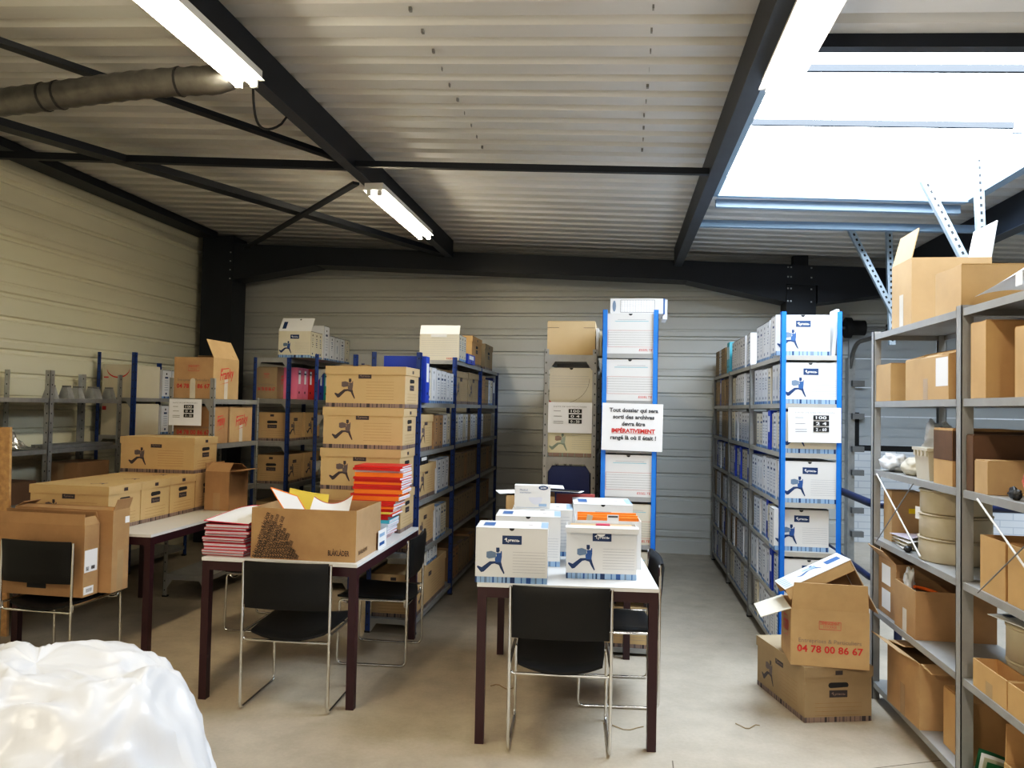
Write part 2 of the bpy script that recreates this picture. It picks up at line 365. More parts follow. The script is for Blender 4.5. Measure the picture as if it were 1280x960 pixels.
pts = [(DX0 - .05, 8.56, 2.1)] + [(DX0 - .05, 8.56 - .35 * (1 - math.cos(a * math.pi / 16)), 2.0 + .35 * math.sin(a * math.pi / 16)) for a in range(2, 9)] + [(DX0 - .05, 5.0, 2.36)]
mb = MB(); mb.tube(pts, .022, GREYSD, 6); mb.build('door_track', d1)
mb = MB(); mb.tube([(DX0 - .25, 8.5, 2.52), (DX1, 8.5, 2.52)], .016, GREYSD, 8); mb.build('torsion_shaft', d1)
mb = MB(); mb.tube([(DX0 - .12, 8.5, 2.52), (DX0 - .06, 8.5, 2.52), (DX0 - .055, 8.5, 2.52), (DX0 + .08, 8.5, 2.52)], .1, RUBBER, 16, rfun=lambda i: (.11, .11, .08, .08)[i]); mb.build('cable_drum', d1)
mb = MB(); mb.tube([(DX0 + .3, 8.5, 2.52), (DX1 - .3, 8.5, 2.52)], .04, RUBBER, 10); mb.build('torsion_spring', d1)
def hanger(a, b):
    a, b = Vector(a), Vector(b); d = (b - a).normalized(); u = Vector((d.z, 0, -d.x)).normalized()
    mb = MB(); L = (b - a).length; fr = Fr(a - u * .022, u, d)
    mb.slab(fr, (0, 0), (.044, L), .003, PERF); mb.slab(Fr(a - u * .022, Vector((0, 1, 0)), d), (0, 0), (.04, L), -.003, PERF)
    nn = fr.n
    side = 1 if nn.y < 0 else -1
    q = .03
    while q < L - .02:
        mb.rect(fr, .014, .03, q, q + .022, HOLE, off=.0036 if side > 0 else -.0008) if side > 0 else mb.face([fr.p(.014, q, -.0008), fr.p(.014, q + .022, -.0008), fr.p(.03, q + .022, -.0008), fr.p(.03, q, -.0008)], HOLE)
        q += .05
    mb.build('track_hanger', d1)
hanger((2.37, 6.82, 2.34), (1.95, 6.82, 3.2)); hanger((2.31, 6.86, 2.2), (2.28, 6.86, 3.2))
hanger((2.36, 5.3, 2.36), (1.98, 5.3, 3.16)); hanger((2.37, 5.34, 2.3), (2.33, 5.34, 3.3))
def brickwork():
    m = bpy.data.materials.new('white_blockwork'); m.use_nodes = True; nt = m.node_tree; b = nt.nodes['Principled BSDF']
    tc = nt.nodes.new('ShaderNodeTexCoord'); mp = nt.nodes.new('ShaderNodeMapping'); mp.inputs['Rotation'].default_value = (R(90), 0, 0)
    br = nt.nodes.new('ShaderNodeTexBrick'); br.inputs['Color1'].default_value = (.72, .76, .8, 1); br.inputs['Color2'].default_value = (.68, .72, .77, 1); br.inputs['Mortar'].default_value = (.5, .55, .62, 1)
    br.inputs['Scale'].default_value = 1; br.inputs['Brick Width'].default_value = .3; br.inputs['Row Height'].default_value = .085; br.inputs['Mortar Size'].default_value = .006
    nt.links.new(tc.outputs['Object'], mp.inputs[0]); nt.links.new(mp.outputs[0], br.inputs['Vector']); nt.links.new(br.outputs['Color'], b.inputs['Base Color']); b.inputs['Roughness'].default_value = .6
    return m
mb = MB(); mb.box(1.6, 7.5, 10.1, 10.2, 0, 2.4, brickwork()); struct(mb, 'wall_outside')
# lights: twin-tube battens under the beams
def batten(x, y0, y1, zt, tm, label):
    t = thing('fluorescent_light', label, 'light', (x, y0, zt))
    L = y1 - y0
    mb = MB(); mb.box(-.07, .07, 0, L, -.045, 0, WHITEM); mb.hexa([(-.085, 0, -.05), (.085, 0, -.05), (.085, L, -.05), (-.085, L, -.05), (-.07, 0, -.045), (.07, 0, -.045), (.07, L, -.045), (-.07, L, -.045)], WHITEM); hs = mb.build('housing', t)
    for sx in (-.04, .04):
        mb = MB(); mb.tube([(sx, .03, -.072), (sx, L - .03, -.072)], .017, tm, 10); mb.build('tube', t)
        for yy in (.012, L - .028):
            mb = MB(); mb.box(sx - .016, sx + .016, yy, yy + .016, -.09, -.05, WHITEM); mb.build('socket', hs)
batten(-1.825, 1.96, 3.47, 3.169, TUBE_E, 'long lit twin-tube batten ending beside the foil duct')
batten(-1.8, 5.32, 6.82, 3.169, TUBE_E, 'short-looking lit twin-tube batten under the beam near the back wall')
batten(.69, 2.0, 3.52, 3.169, TUBE_C, 'lit twin-tube batten at the edge of the skylight')
def lamp(name, loc, sx, sy, power, col, rot=(0, 0, 0)):
    l = bpy.data.lights.new(name, 'AREA'); l.shape = 'RECTANGLE'; l.size = sx; l.size_y = sy; l.energy = power; l.color = col
    o = bpy.data.objects.new(name, l); COL.objects.link(o); o.location = loc; o.rotation_euler = rot
lamp('rear_fill_lamp', (-1.79, -1.2, 3.1), .15, 1.5, 60, (1, .85, .6)); lamp('rear_fill_lamp', (.7, -1.2, 3.1), .15, 1.5, 60, (1, .92, .8))  # added fill lamps behind the camera, no battens there
lamp('rear_cool_fill', (1.7, -1.6, 3.3), 1.9, 2.2, 150, (.88, .94, 1))  # added cool fill overhead behind the camera, no roof opening above it
# foil duct and loop of cable
t = thing('ventilation_duct', 'silvery flexible foil duct with dark clamp rings under the roof', 'duct', (0, 0, 0))
mb = MB(); P = []
for i in range(61):
    k = i / 60; P.append((-4.4 + 2.4 * k, 3.5 - .05 * math.sin(k * 3), 3.05 + .145 * k + .012 * math.sin(k * 9)))
P += [(-1.975, 3.5, 3.21), (-1.955, 3.5, 3.25), (-1.95, 3.5, 3.3)]
mb.tube(P, .07, DUCTM, 16, rfun=lambda i: .068 + (.003 if i % 2 else -.002)); mb.build('hose', t)
for k in (.62, .66, .92):
    mb = MB(); i = int(k * 60); pm_ = [P[i][q] * .72 + P[i + 1][q] * .28 for q in range(3)]; mb.tube([P[i], pm_], .073, BLACK, 16); mb.build('clamp_ring', t)
tag(MB().tube([(-1.9 - .05 * math.sin(q * math.pi / 12), 3.66 + .4 * q / 12, 3.17 - .13 * math.sin(q * math.pi / 12) ** .7) for q in range(13)], .007, BLACK, 6).build('hanging_cable'), 'black cable loop hanging from the beam past the long lit batten', 'cable')
SLOPE = .046     # the roof falls gently from the warm-lit side wall towards the door side
for o in list(bpy.data.objects):
    n = o.name.split('.')[0]
    if n in ('ceiling', 'ceiling_beam', 'eaves_beam', 'tie_bar', 'brace_bar') or (o.parent is not None and o.parent.name == 'window_1'):
        for v in o.data.vertices: v.co.z -= SLOPE * (v.co.x + .6)
    elif n == 'fluorescent_light': o.location.z -= SLOPE * (o.location.x + .6)
    elif n == 'hanging_cable': o.location.z = SLOPE * 1.25
# guard rail near the door
t = thing('guard_rail', 'dark blue tubular guard rail between the blue rack and the grey rack', 'railing', (0, 0, 0))
mb = MB(); mb.tube(arc_path([(1.78, 7.6, 1.0), (1.7, 5.4, 1.0), (3.6, 5.44, 1.0)], .1), .028, GUARD, 10); mb.build('top_rail', t)
mb = MB(); mb.tube(arc_path([(1.78, 7.6, .5), (1.7, 5.4, .5), (3.6, 5.44, .5)], .1), .022, GUARD, 10); mb.build('middle_rail', t)
for p in ((1.78, 7.6), (1.86, 5.403), (3.5, 5.44)):
    mb = MB(); mb.tube([(p[0], p[1], 0), (p[0], p[1], 1.0)], .026, GUARD, 10); mb.build('post', t)
# ------------------------------------------------------------------ prints
MAN = dict(head=((.67, 1), (.79, 1), (.8, .87), (.745, .8), (.675, .83)), torso=((.675, .79), (.84, .8), (.885, .69), (.855, .43), (.655, .44), (.63, .58), (.695, .68)),
           arm=((.83, .77), (.84, .87), (.88, .87), (.885, .71)), box=((.33, .83), (.5, .87), (.67, .81), (.675, .62), (.42, .57), (.33, .62)),
           leg=((.655, .48), (.86, .46), (.895, .31), (.99, .03), (.955, 0), (.84, .2), (.78, .34), (.63, .39), (.52, .365), (.24, .07), (.15, .05), (0, .24), (.02, .3), (.17, .24), (.45, .47)))
def man(mb, fr, x, y, s, c):
    for k, m in (('box', c[1]), ('leg', c[0]), ('torso', c[2]), ('arm', c[2]), ('head', c[0])):
        mb.poly(fr, [(x + a * s, y + b * s * .93) for a, b in MAN[k]], m, .001 if k != 'torso' else .0014)
BLUES = (NAVY, GREYB, MIDB, LTB); BROWNS = (DKBR, MDBR, MDBR, LTBR)
def stripes(mb, fr, x0, x1, y0, y1, c, seed=1):
    r = random.Random(seed); x = x0
    mb.rect(fr, x0, x1, y0, y1, c[3], .0006); k = 0
    while x < x1 - .002:
        wd = r.choice((.003, .005, .008, .012, .022)); wd = min(wd, x1 - x)
        if k % 2 == 0: mb.rect(fr, x, x + wd, y0, y1, r.choice((c[0], c[0], c[1], c[2])), .0012)
        x += wd + r.choice((.002, .004, .006)); k += 1
def logo(mb, fr, x, y, wd, ht, m=NAVY, tm=WHITEP):
    mb.rect(fr, x, x + wd, y, y + ht, m, .001)
    mb.text(fr, 'Lyreco', x + wd / 2, y + ht * .33, ht * .5, tm, 'C', wd * .62, .02, .0016, shear=.15)
    mb.poly(fr, ((x + wd * .1, y + ht * .55), (x + wd * .22, y + ht * .78), (x + wd * .2, y + ht * .5)), tm, .0016); mb.poly(fr, ((x + wd * .8, y + ht * .3), (x + wd * .92, y + ht * .42), (x + wd * .78, y + ht * .5)), tm, .0016)
def rules(mb, fr, x0, x1, y0, y1, n, m=LINE, t=.0011):
    for k in range(n):
        y = y0 + (y1 - y0) * k / max(n - 1, 1); mb.rect(fr, x0, x1, y - t / 2, y + t / 2, m, .001)
def archive_front(mb, fr, wd, ht, c=BLUES, lm=LINE):     # the wide printed face
    man(mb, fr, .008, .042, .135, c); logo(mb, fr, wd * .37, ht * .71, .093, .042, c[0])
    rules(mb, fr, wd * .52, wd * .97, ht * .2, ht * .57, 8, lm); stripes(mb, fr, 0, wd, 0, .028, c, int(wd * 1000))
def spine_print(mb, fr, wd, ht, c, seed, kind):
    r = random.Random(seed); cx = wd / 2; n = max(1, round(wd / .1))
    mb.rect(fr, 0, .004, 0, ht, GREYP); mb.rect(fr, 0, wd, ht - .004, ht, GREYP)  # dark edges painted for the shaded gaps between boxes
    for q in range(n):
        cx = wd * (q + .5) / n
        mb.poly(fr, [(cx + .011 * math.cos(a * .785), ht * .86 + .011 * math.sin(a * .785)) for a in range(8)], HOLE)
        if kind == 0: mb.rect(fr, cx - .026, cx + .026, ht * .7, ht * .76, c[0]); rules(mb, fr, cx - .03, cx + .03, ht * .3, ht * .62, 5, c[1], .004)
        elif kind == 1:
            for y in (.42, .5, .57, .66, .72): mb.rect(fr, cx - .022 * r.random() - .006, cx + .02 * r.random() + .006, ht * y, ht * (y + .03), r.choice((c[0], c[1], GREYP)))
        else:
            mb.rect(fr, cx - .006, cx + .006, ht * .35, ht * (.6 + .1 * r.random()), c[1])
        mb.rect(fr, cx - .012, cx + .012, ht * .13, ht * .2, c[0])
    stripes(mb, fr, 0, wd, 0, .02, c, seed)
def archive_mesh(wd, dp, ht, body=WHITE, c=BLUES, seed=1, kind=0, frontp=True, lm=LINE):
    mb = MB(); mb.box(0, wd, 0, dp, 0, ht, body)
    if frontp: archive_front(mb, front(0, 0, 0), wd, ht, c, lm)
    spine_print(mb, left(0, dp, 0), dp, ht, c, seed, kind); spine_print(mb, right(wd, 0, 0), dp, ht, c, seed + 3, kind)
    t = top(0, 0, ht); mb.rect(t, .03, .09, dp * .3, dp * .7, c[2] if dp > .05 else body); mb.rect(t, wd - .03, wd, dp * .1, dp * .9, c[3])
    return mb
# ------------------------------------------------------------------ cartons and containers
FN = {'f': lambda w, d, h: ((-w / 2, -d / 2, h), (1, 0, 0), (0, -1, 0), w), 'b': lambda w, d, h: ((w / 2, d / 2, h), (-1, 0, 0), (0, 1, 0), w),
      'l': lambda w, d, h: ((-w / 2, d / 2, h), (0, -1, 0), (-1, 0, 0), d), 'r': lambda w, d, h: ((w / 2, -d / 2, h), (0, 1, 0), (1, 0, 0), d)}
def carton_body(w, d, h, m, t=.005):
    mb = MB(); mb.box(-w / 2, w / 2, -d / 2, d / 2, 0, t, m)
    mb.box(-w / 2, w / 2, -d / 2, -d / 2 + t, t, h, m); mb.box(-w / 2, w / 2, d / 2 - t, d / 2, t, h, m)
    mb.box(-w / 2, -w / 2 + t, -d / 2 + t, d / 2 - t, t, h, m); mb.box(w / 2 - t, w / 2, -d / 2 + t, d / 2 - t, t, h, m)
    return mb
def carton(label, w, d, h, loc, rz=0, flaps=None, m=CARD, prints=None, tape='fb', rot=None, group=None, closed=False, name='cardboard_box', tapem=TAPE, fm={}):
    t = thing(name, label, 'box', loc, rz, group, rot)
    mb = carton_body(w, d, h, m)
    if prints: prints(mb, w, d, h)
    mb.build('body', t)
    if closed: flaps = {'l': (-89.5, w * .49), 'r': (-89.5, w * .49), 'f': (-90.5, d * .497), 'b': (-90.5, d * .497)}
    for k, (a, L) in (flaps or {}).items():
        o, u, out, W = FN[k](w, d, h); o, u, out = Vector(o), Vector(u), Vector(out)
        v = Vector((0, 0, math.cos(R(a)))) + out * math.sin(R(a)); lift = .0052 if k in 'fb' and a < -80 else (.0005 if a < -80 else 0)
        fr = Fr(o + Vector((0, 0, lift)), u, v); e = min(.012, W * .05)
        mb = MB(); P = [fr.p(.003, 0), fr.p(W - .003, 0), fr.p(W - e, L), fr.p(e, L)]
        mb.hexa([p - fr.n * .004 for p in P] + P, fm.get(k, m)); mb.build('flap', t)
    if tape or closed:
        mb = MB()
        if 'f' in tape: mb.rect(front(-.028, -d / 2, 0), 0, .056, 0, h * (.98 if closed else .45), tapem, .0006)
        if 'b' in tape: mb.rect(back(.028, d / 2, 0), 0, .056, 0, h * .4, tapem, .0006)
        if 'l' in tape: mb.rect(left(-w / 2, .028, 0), 0, .056, 0, h * (.98 if closed else .5), tapem, .0006)
        if 'r' in tape: mb.rect(right(w / 2, -.028, 0), 0, .056, 0, h * .5, tapem, .0006)
        if mb.f: mb.build('tape', t)
    return t
def container(label, w, d, h, loc, rz=0, m=TAN, group=None, endlogo=True, c=BROWNS, name='archive_container'):
    # lidded archive container: long printed sides front and back, handle holes at both ends
    t = thing(name, label, 'box', loc, rz, group); lh = .055; b = h - .006; hml = []
    mb = MB(); mb.box(-w / 2, w / 2, -d / 2, d / 2, 0, b, m)
    for fr in (front(-w / 2, -d / 2, 0), back(w / 2, d / 2, 0)):
        man(mb, fr, w * .11, h * .2, .145, c); stripes(mb, fr, 0, w, 0, .026, c, 5)
        logo(mb, fr, w * .41, h * .7, .09, .034, c[0], LTBR); rules(mb, fr, w * .51, w * .86, h * .2, h * .62, 7, LINET, .0016)
    for fr in (left(-w / 2, d / 2, 0), right(w / 2, -d / 2, 0)):
        x = d / 2; y = h * .66
        hm = MB(); hm.poly(fr, [(x + .042 * (1 if abs(a) < 90 else -1) + .014 * math.cos(R(a)), y + .014 * math.sin(R(a))) for a in (-90, -45, 0, 45, 89, 91, 135, 180, 225, 269)], HOLE, .001); hml.append(hm)
        if endlogo: logo(mb, fr, x - .05, y - .062, .1, .036, c[0], LTBR)
        rules(mb, fr, d * .15, d * .85, h * .12, h * .34, 4, LINET, .0016); stripes(mb, fr, 0, d, 0, .026, c, 9)
    bd = mb.build('body', t)
    for hm in hml: hm.build('handle_hole', bd)
    mb = MB(); k = .006
    mb.box(-w / 2 - k, w / 2 + k, -d / 2 - k, d / 2 + k, b, h, m)
    for x0, x1, y0, y1 in ((-w / 2 - k, w / 2 + k, -d / 2 - k, -d / 2 - .001), (-w / 2 - k, w / 2 + k, d / 2 + .001, d / 2 + k), (-w / 2 - k, -w / 2 - .001, -d / 2, d / 2), (w / 2 + .001, w / 2 + k, -d / 2, d / 2)): mb.box(x0, x1, y0, y1, h - lh, b, m)
    for fr in (left(-w / 2 - k, d / 2, 0), right(w / 2 + k, -d / 2, 0)): mb.rect(fr, d / 2 - .02, d / 2 + .02, h - .042, h - .02, c[0], .001)
    fr = top(-w / 2, -d / 2, h); man(mb, fr, w * .6, d * .3, .1, c)
    mb.build('lid', t)
    return t
# ------------------------------------------------------------------ racks
def rack(label, x0, x1, ys, zs, zt, pm, smat, name='shelving_rack', leg=.034, lip=.034, holes=True, gus=True, pm2=None):
    Y0_ = ys[0]; t = thing(name, label, 'rack', (x0, Y0_, 0)); W = x1 - x0
    for i, y in enumerate(ys):
        yy = y - Y0_; zt_i = zt[i] if isinstance(zt, (list, tuple)) else zt
        s = -1 if i == len(ys) - 1 else 1; pm = pm if i == 0 or pm2 is None else pm2
        for xx, sx in ((0, 1), (W, -1)):
            mb = MB()
            mb.box(min(xx, xx + sx * leg), max(xx, xx + sx * leg), min(yy, yy + s * .003), max(yy, yy + s * .003), 0, zt_i, pm)
            mb.box(min(xx, xx + sx * .003), max(xx, xx + sx * .003), min(yy, yy + s * leg), max(yy, yy + s * leg), 0, zt_i, pm)
            if holes:
                z = .05
                while z < zt_i - .02:
                    cx = xx + sx * leg * .45 - .004
                    mb.rect(front(cx, min(yy, yy + s * .003), z), 0, .008, 0, .012, HOLE)
                    if sx > 0: mb.rect(left(xx, yy + s * leg * .5 + .004, z), 0, .008, 0, .012, HOLE)
                    else: mb.rect(right(xx, yy + s * leg * .5 - .004, z), 0, .008, 0, .012, HOLE)
                    z += .075
            mb.box(xx - .004 if sx > 0 else xx - leg, xx + leg if sx > 0 else xx + .004, min(yy - .002, yy + s * leg), max(yy + .002, yy + s * leg), 0, .012, BLACK)
            mb.build('post', t)
    for i in range(len(ys) - 1):
        a, b = ys[i] - Y0_ + .005, ys[i + 1] - Y0_ - .005
        for z in (zs if not isinstance(zs[0], (list, tuple)) else zs[i]):
            mb = MB(); mb.box(.004, W - .004, a, b, z - .004, z, smat)
            mb.box(.004, .008, a, b, z - lip, z - .004, smat); mb.box(W - .008, W - .004, a, b, z - lip, z - .004, smat)
            mb.box(.008, W - .008, a, a + .004, z - lip, z - .004, smat); mb.box(.008, W - .008, b - .004, b, z - lip, z - .004, smat)
            if gus and i == 0:
                for xx, sx in ((.01, 1), (W - .01, -1)): mb.face([(xx, a - .001, z - lip), (xx + sx * .07, a - .001, z - lip), (xx + sx * .03, a - .001, z - lip - .06), (xx, a - .001, z - lip - .06)], smat)
            mb.build('shelf', t)
    return t
# ------------------------------------------------------------------ furniture
def make_chair(label):
    t = thing('stacking_chair', label, 'chair', (0, 0, 0), 0, 'black and chrome sled-base chairs')
    H = .235
    for sx in (-1, 1):
        x = sx * H; pts = [(x, 0, .768), (x, 0, .009), (x, .43, .009), (x, .42, .402), (x, .012, .402)]
        mb = MB(); mb.tube(arc_path(pts, .035), .008, CHROME, 8); mb.build('side_frame', t)
    mb = MB(); mb.tube(arc_path([(-H, .014, .41), (-H, .014, .362), (H, .014, .362), (H, .014, .41)], .03), .007, CHROME, 8); mb.build('crossbar', t)
    mb = MB(); mb.tube(arc_path([(-H, .41, .4), (-H, .375, .375), (H, .375, .375), (H, .41, .4)], .03), .006, CHROME, 8); mb.build('crossbar', t)
    def cushion(f, th, nu, nv):      # padded panel with rounded rim
        mb = MB(); mb.grid(lambda u, v: f(u, v, 1), nu, nv, BLKL); mb.grid(lambda u, v: f(u, v, 0), nu, nv, BLKL, flip=True)
        for a, b in (((0, 0), (1, 0)), ((1, 0), (1, 1)), ((1, 1), (0, 1)), ((0, 1), (0, 0))):
            n = 12
            for i in range(n):
                p = [a[k] + (b[k] - a[k]) * i / n for k in (0, 1)]; q = [a[k] + (b[k] - a[k]) * (i + 1) / n for k in (0, 1)]
                mb.face([f(*p, 0), f(*q, 0), f(*q, 1), f(*p, 1)], BLKL, True)
        return mb
    def seat(u, v, s):
        x = (u - .5) * .44 * (1 - .1 * (1 - v) ** 2); y = .03 + .41 * v - .035 * (1 - (2 * u - 1) ** 2) * (1 - v)
        dish = -.03 * (1 - (2 * u - 1) ** 2) * (1 - .5 * v); e = min(u, 1 - u, v, 1 - v); rim = .012 * (1 - min(1, e / .08)) ** 2
        return Vector((x, y, .392 + dish + .012 * v + (.03 - rim if s else rim * .5)))
    def backr(u, v, s):
        x = (u - .5) * .452; z = .53 + .245 * v - .012 * (2 * u - 1) ** 2 * (v - .5) * 0; e = min(u, 1 - u, v, 1 - v); rim = .01 * (1 - min(1, e / .07)) ** 2
        y = .0 - .02 * (1 - (2 * u - 1) ** 2) - .02 * v + .01
        return Vector((x, y + (-.016 + rim if s else .016 - rim), z))
    cushion(seat, .04, 14, 12).build('seat', t)
    b = cushion(backr, .03, 14, 8); b.build('backrest', t)
    return t
def table(label, w, d, h, loc, rz=0):
    t = thing('work_table', label, 'table', loc, rz); th = .018; a = .042
    mb = MB(); mb.box(0, w, 0, d, h - th, h, LAM); mb.build('tabletop', t)
    mb = MB()
    mb.box(a, w - a, .004, .03, h - th - .05, h - th, BURG); mb.box(a, w - a, d - .03, d - .004, h - th - .05, h - th, BURG)
    mb.box(.004, .03, a, d - a, h - th - .05, h - th, BURG); mb.box(w - .03, w - .004, a, d - a, h - th - .05, h - th, BURG); mb.build('apron', t)
    for x in (.003, w - a - .003):
        for y in (.003, d - a - .003):
            mb = MB(); mb.box(x, x + a, y, y + a, .001, h - th, BURG); mb.build('leg', t)
            
    return t
# ------------------------------------------------------------------ archive boxes on the racks
_AM = {}
def spine_box(label, x, y, z, wd, dp, ht, style, seed, group, name='archive_box', rz=0):
    key = (round(wd, 3), round(dp, 3), round(ht, 3), style, seed % 4)
    if key not in _AM:
        body, c = {'w': (SPINEW, BLUES), 'c': (CREAM, BLUES), 't': (TAN2, BROWNS), 'k': (CARD2, BROWNS), 'd': (TAN, BROWNS)}[style]
        _AM[key] = archive_mesh(wd, dp, ht, body, c, seed, seed % 3, False, LINE).build(name, None, (x, y, z)); o = _AM[key]
    else:
        o = _AM[key].copy(); COL.objects.link(o); o.location = (x, y, z)
    o.rotation_euler = (0, 0, rz)
    return tag(o, label, 'archive box', group)
def plain_binder(label, x, y, z, wd, dp, ht, m, group, name='ring_binder'):
    key = ('binder', round(wd, 3), round(dp, 3), round(ht, 3), m.name)
    if key not in _AM:
        t = thing(name, label, 'binder', (x, y, z))
        mb = MB(); mb.box(0, wd, 0, .004, 0, ht, m); mb.box(0, wd, dp - .004, dp, 0, ht, m)
        for xx in (0, wd - .003): mb.box(xx, xx + .003, .004, dp - .004, 0, ht, m)
        mb.build('cover', t)
        mb = MB()
        for fr in ((left(0, dp, 0),) if x > .5 else (right(wd, 0, 0),)):
            mb.rect(fr, dp * .2, dp * .8, ht * .45, ht * .85, WHITEP); mb.poly(fr, [(dp / 2 + .012 * math.cos(a * .785), ht * .2 + .012 * math.sin(a * .785)) for a in range(8)], HOLE)
        mb.build('spine_label', t)
        _AM[key] = t; return tag(t, None, None, group)
    return dup(_AM[key], label, (x, y, z), 0, group)
def archive_box(label, wd, dp, ht, loc, rz=0, body=WHITE, c=BLUES, style='man', group=None, rot=None):
    t = thing('archive_box', label, 'archive box', loc, rz, group, rot)
    if style == 'man': mb = archive_mesh(wd, dp, ht - .003, body, c, int(wd * 997) + int(loc[2] * 31), 0)
    else:
        mb = archive_mesh(wd, dp, ht - .003, body, c, 5, 1, False); fr = front(0, 0, 0)
        if style == 'frame':
            x0, x1, y0, y1 = wd * .06, wd * .96, ht * .16, ht * .58
            for a, b, p, q in ((x0, x1, y0, y0 + .002), (x0, x1, y1 - .002, y1), (x0, x0 + .002, y0, y1), (x1 - .002, x1, y0, y1)): mb.rect(fr, a, b, p, q, REDL, .001)
            rules(mb, fr, x0, x1, y0 + .016, y1 - .016, 6, GREYP, .0014)
            mb.rect(fr, wd * .2, wd * .85, ht * .8, ht * .812, CYAN); mb.rect(fr, wd * .25, wd * .8, ht * .845, ht * .852, LINE)
            mb.text(fr, 'ESSELTE', wd * .93, ht * .06, .022, REDP, 'R', wd * .26, .01, .001, shear=.2)
        elif style == 'swoop':
            rules(mb, fr, wd * .04, wd * .9, ht * .5, ht * .78, 5, LINE, .0011)
            P = [(wd * .5 + wd * .42 * math.sin(a * .16), ht * .75 - ht * .66 * math.sin(a * .157 + 0) * 0 - ht * .66 * (1 - math.cos(a * .157))) for a in range(0)]
            arc = [(wd * (.3 + .62 * math.sin(a * math.pi / 20)), ht * (.72 - .66 * math.cos(a * math.pi / 20))) for a in range(11)]
            for p, q in zip(arc, arc[1:]):
                n = Vector((-(q[1] - p[1]), q[0] - p[0])).normalized() * .0011; mb.poly(fr, [(p[0] - n.x, p[1] - n.y), (q[0] - n.x, q[1] - n.y), (q[0] + n.x, q[1] + n.y), (p[0] + n.x, p[1] + n.y)], GREYP, .001)
            mb.poly(fr, ((0, .004), (.04, .004), (0, .04)), REDP); mb.text(fr, 'ESSELTE', wd * .95, .008, .02, REDP, 'R', wd * .28, .015, .001)
        elif style == 'rules': rules(mb, fr, wd * .05, wd * .95, ht * .2, ht * .85, 10, LINE, .0011); stripes(mb, fr, 0, wd, 0, .025, c, 3)
    mb.build('body', t)
    mb = MB(); mb.box(0, wd, -.0012, dp, ht - .003, ht, body); fr = front(0, -.0012, 0)
    mb.box(wd * .41, wd * .59, -.0012, -.0002, ht - .02, ht - .003, body)
    mb.poly(fr, [(wd / 2 + .013 * math.cos(R(a)), ht - .001 + .013 * math.sin(R(a))) for a in range(180, 361, 20)], HOLE, .0006)
    mb.rect(top(0, 0, ht), .03, .085, dp * .25, dp * .75, c[2]); mb.rect(top(0, 0, ht), wd - .035, wd, dp * .1, dp * .9, c[3]); mb.rect(top(0, 0, ht), wd * .72, wd * .78, dp * .45, dp * .55, LTBR)
    mb.build('lid', t)
    return t
BEIGES = mat('pale_shelf_paint', (.42, .4, .36), .5, .15, var=.06)
LV6 = ['top shelf', 'second shelf', 'third shelf', 'fourth shelf', 'fifth shelf', 'sixth shelf', 'lowest shelf']
Z6 = [1.97, 1.66, 1.345, 1.03, .72, .41, .1]
YS6 = [5.05, 6.2, 7.35, 8.5]
rack('tall bright blue archive rack beside the guard rail, full of white boxes', 1.026, 1.4, YS6, Z6, [2.25, 1.98, 1.98, 1.98], BLUE, BEIGES, leg=.032, lip=.03, holes=False, gus=False, pm2=GREYS)
SHELFN = 'bright blue guard-rail rack'
r6 = random.Random(11)
for li, z in enumerate(Z6):
    x = 1.0 if li in (0, 4) else 1.036; y0 = 5.09 if li in (0, 4) else 5.06
    archive_box('white running-man box facing out on the %s of the bright blue guard-rail rack' % LV6[li], .335, .15, .262, (x + (.006 if li % 2 else 0), y0, z + .001), group='archive boxes on the bright blue rack', c=BLUES, body=CREAM if li == 2 else WHITE)
    n = 1
    for b in range(3):
        y = YS6[b] + .045 if b else y0 + .155
        while True:
            dp = r6.choice((.1, .15, .2, .2, .25)); far = b == 2
            if y + dp > YS6[b + 1] - .045: break
            q = r6.random(); st = 'w'
            if q < .16: st = 'c'
            if far and q < .5 or (li == 1 and b == 2): st = 't'
            if li == 5 and b == 1 and q < .3: st = 'k'
            ht = r6.choice((.25, .258, .262)); xx = 1.034 + r6.choice((0, .004, .012, 0))
            if li == 0: ht = .262 if b else r6.choice((.262, .27))
            if q > .9:
                col = BLUEB if li else (CYAN if far else BLUEB)
                plain_binder('%s binder, %s along the %s of the %s' % ('cyan' if col is CYAN else 'blue', ORD[n], LV6[li], SHELFN), xx, y, z + .001, .3, .08, .29 if li == 0 else .27, col, 'binders on the bright blue rack'); y += .084; n += 1; continue
            nm = {'w': 'white', 'c': 'off-white', 't': 'drab tan', 'k': 'brown'}[st]
            spine_box('%s archive box, %s along the %s of the %s' % (nm, ORD[n], LV6[li], SHELFN), xx, y, z + .001, .335, dp, ht, st, r6.randrange(4), 'archive boxes on the bright blue rack')
            y += dp + r6.choice((.002, .002, .004, .02)); n += 1
# white loose lid standing at the right end of the top shelf
mb = MB(); mb.box(0, .02, 0, .14, 0, .3, WHITE); tag(mb.build('loose_lid', None, (1.345, 5.09, 1.972), rot=(0, R(5), 0)), 'white box lid standing upright on the top shelf of the bright blue guard-rail rack', 'lid')

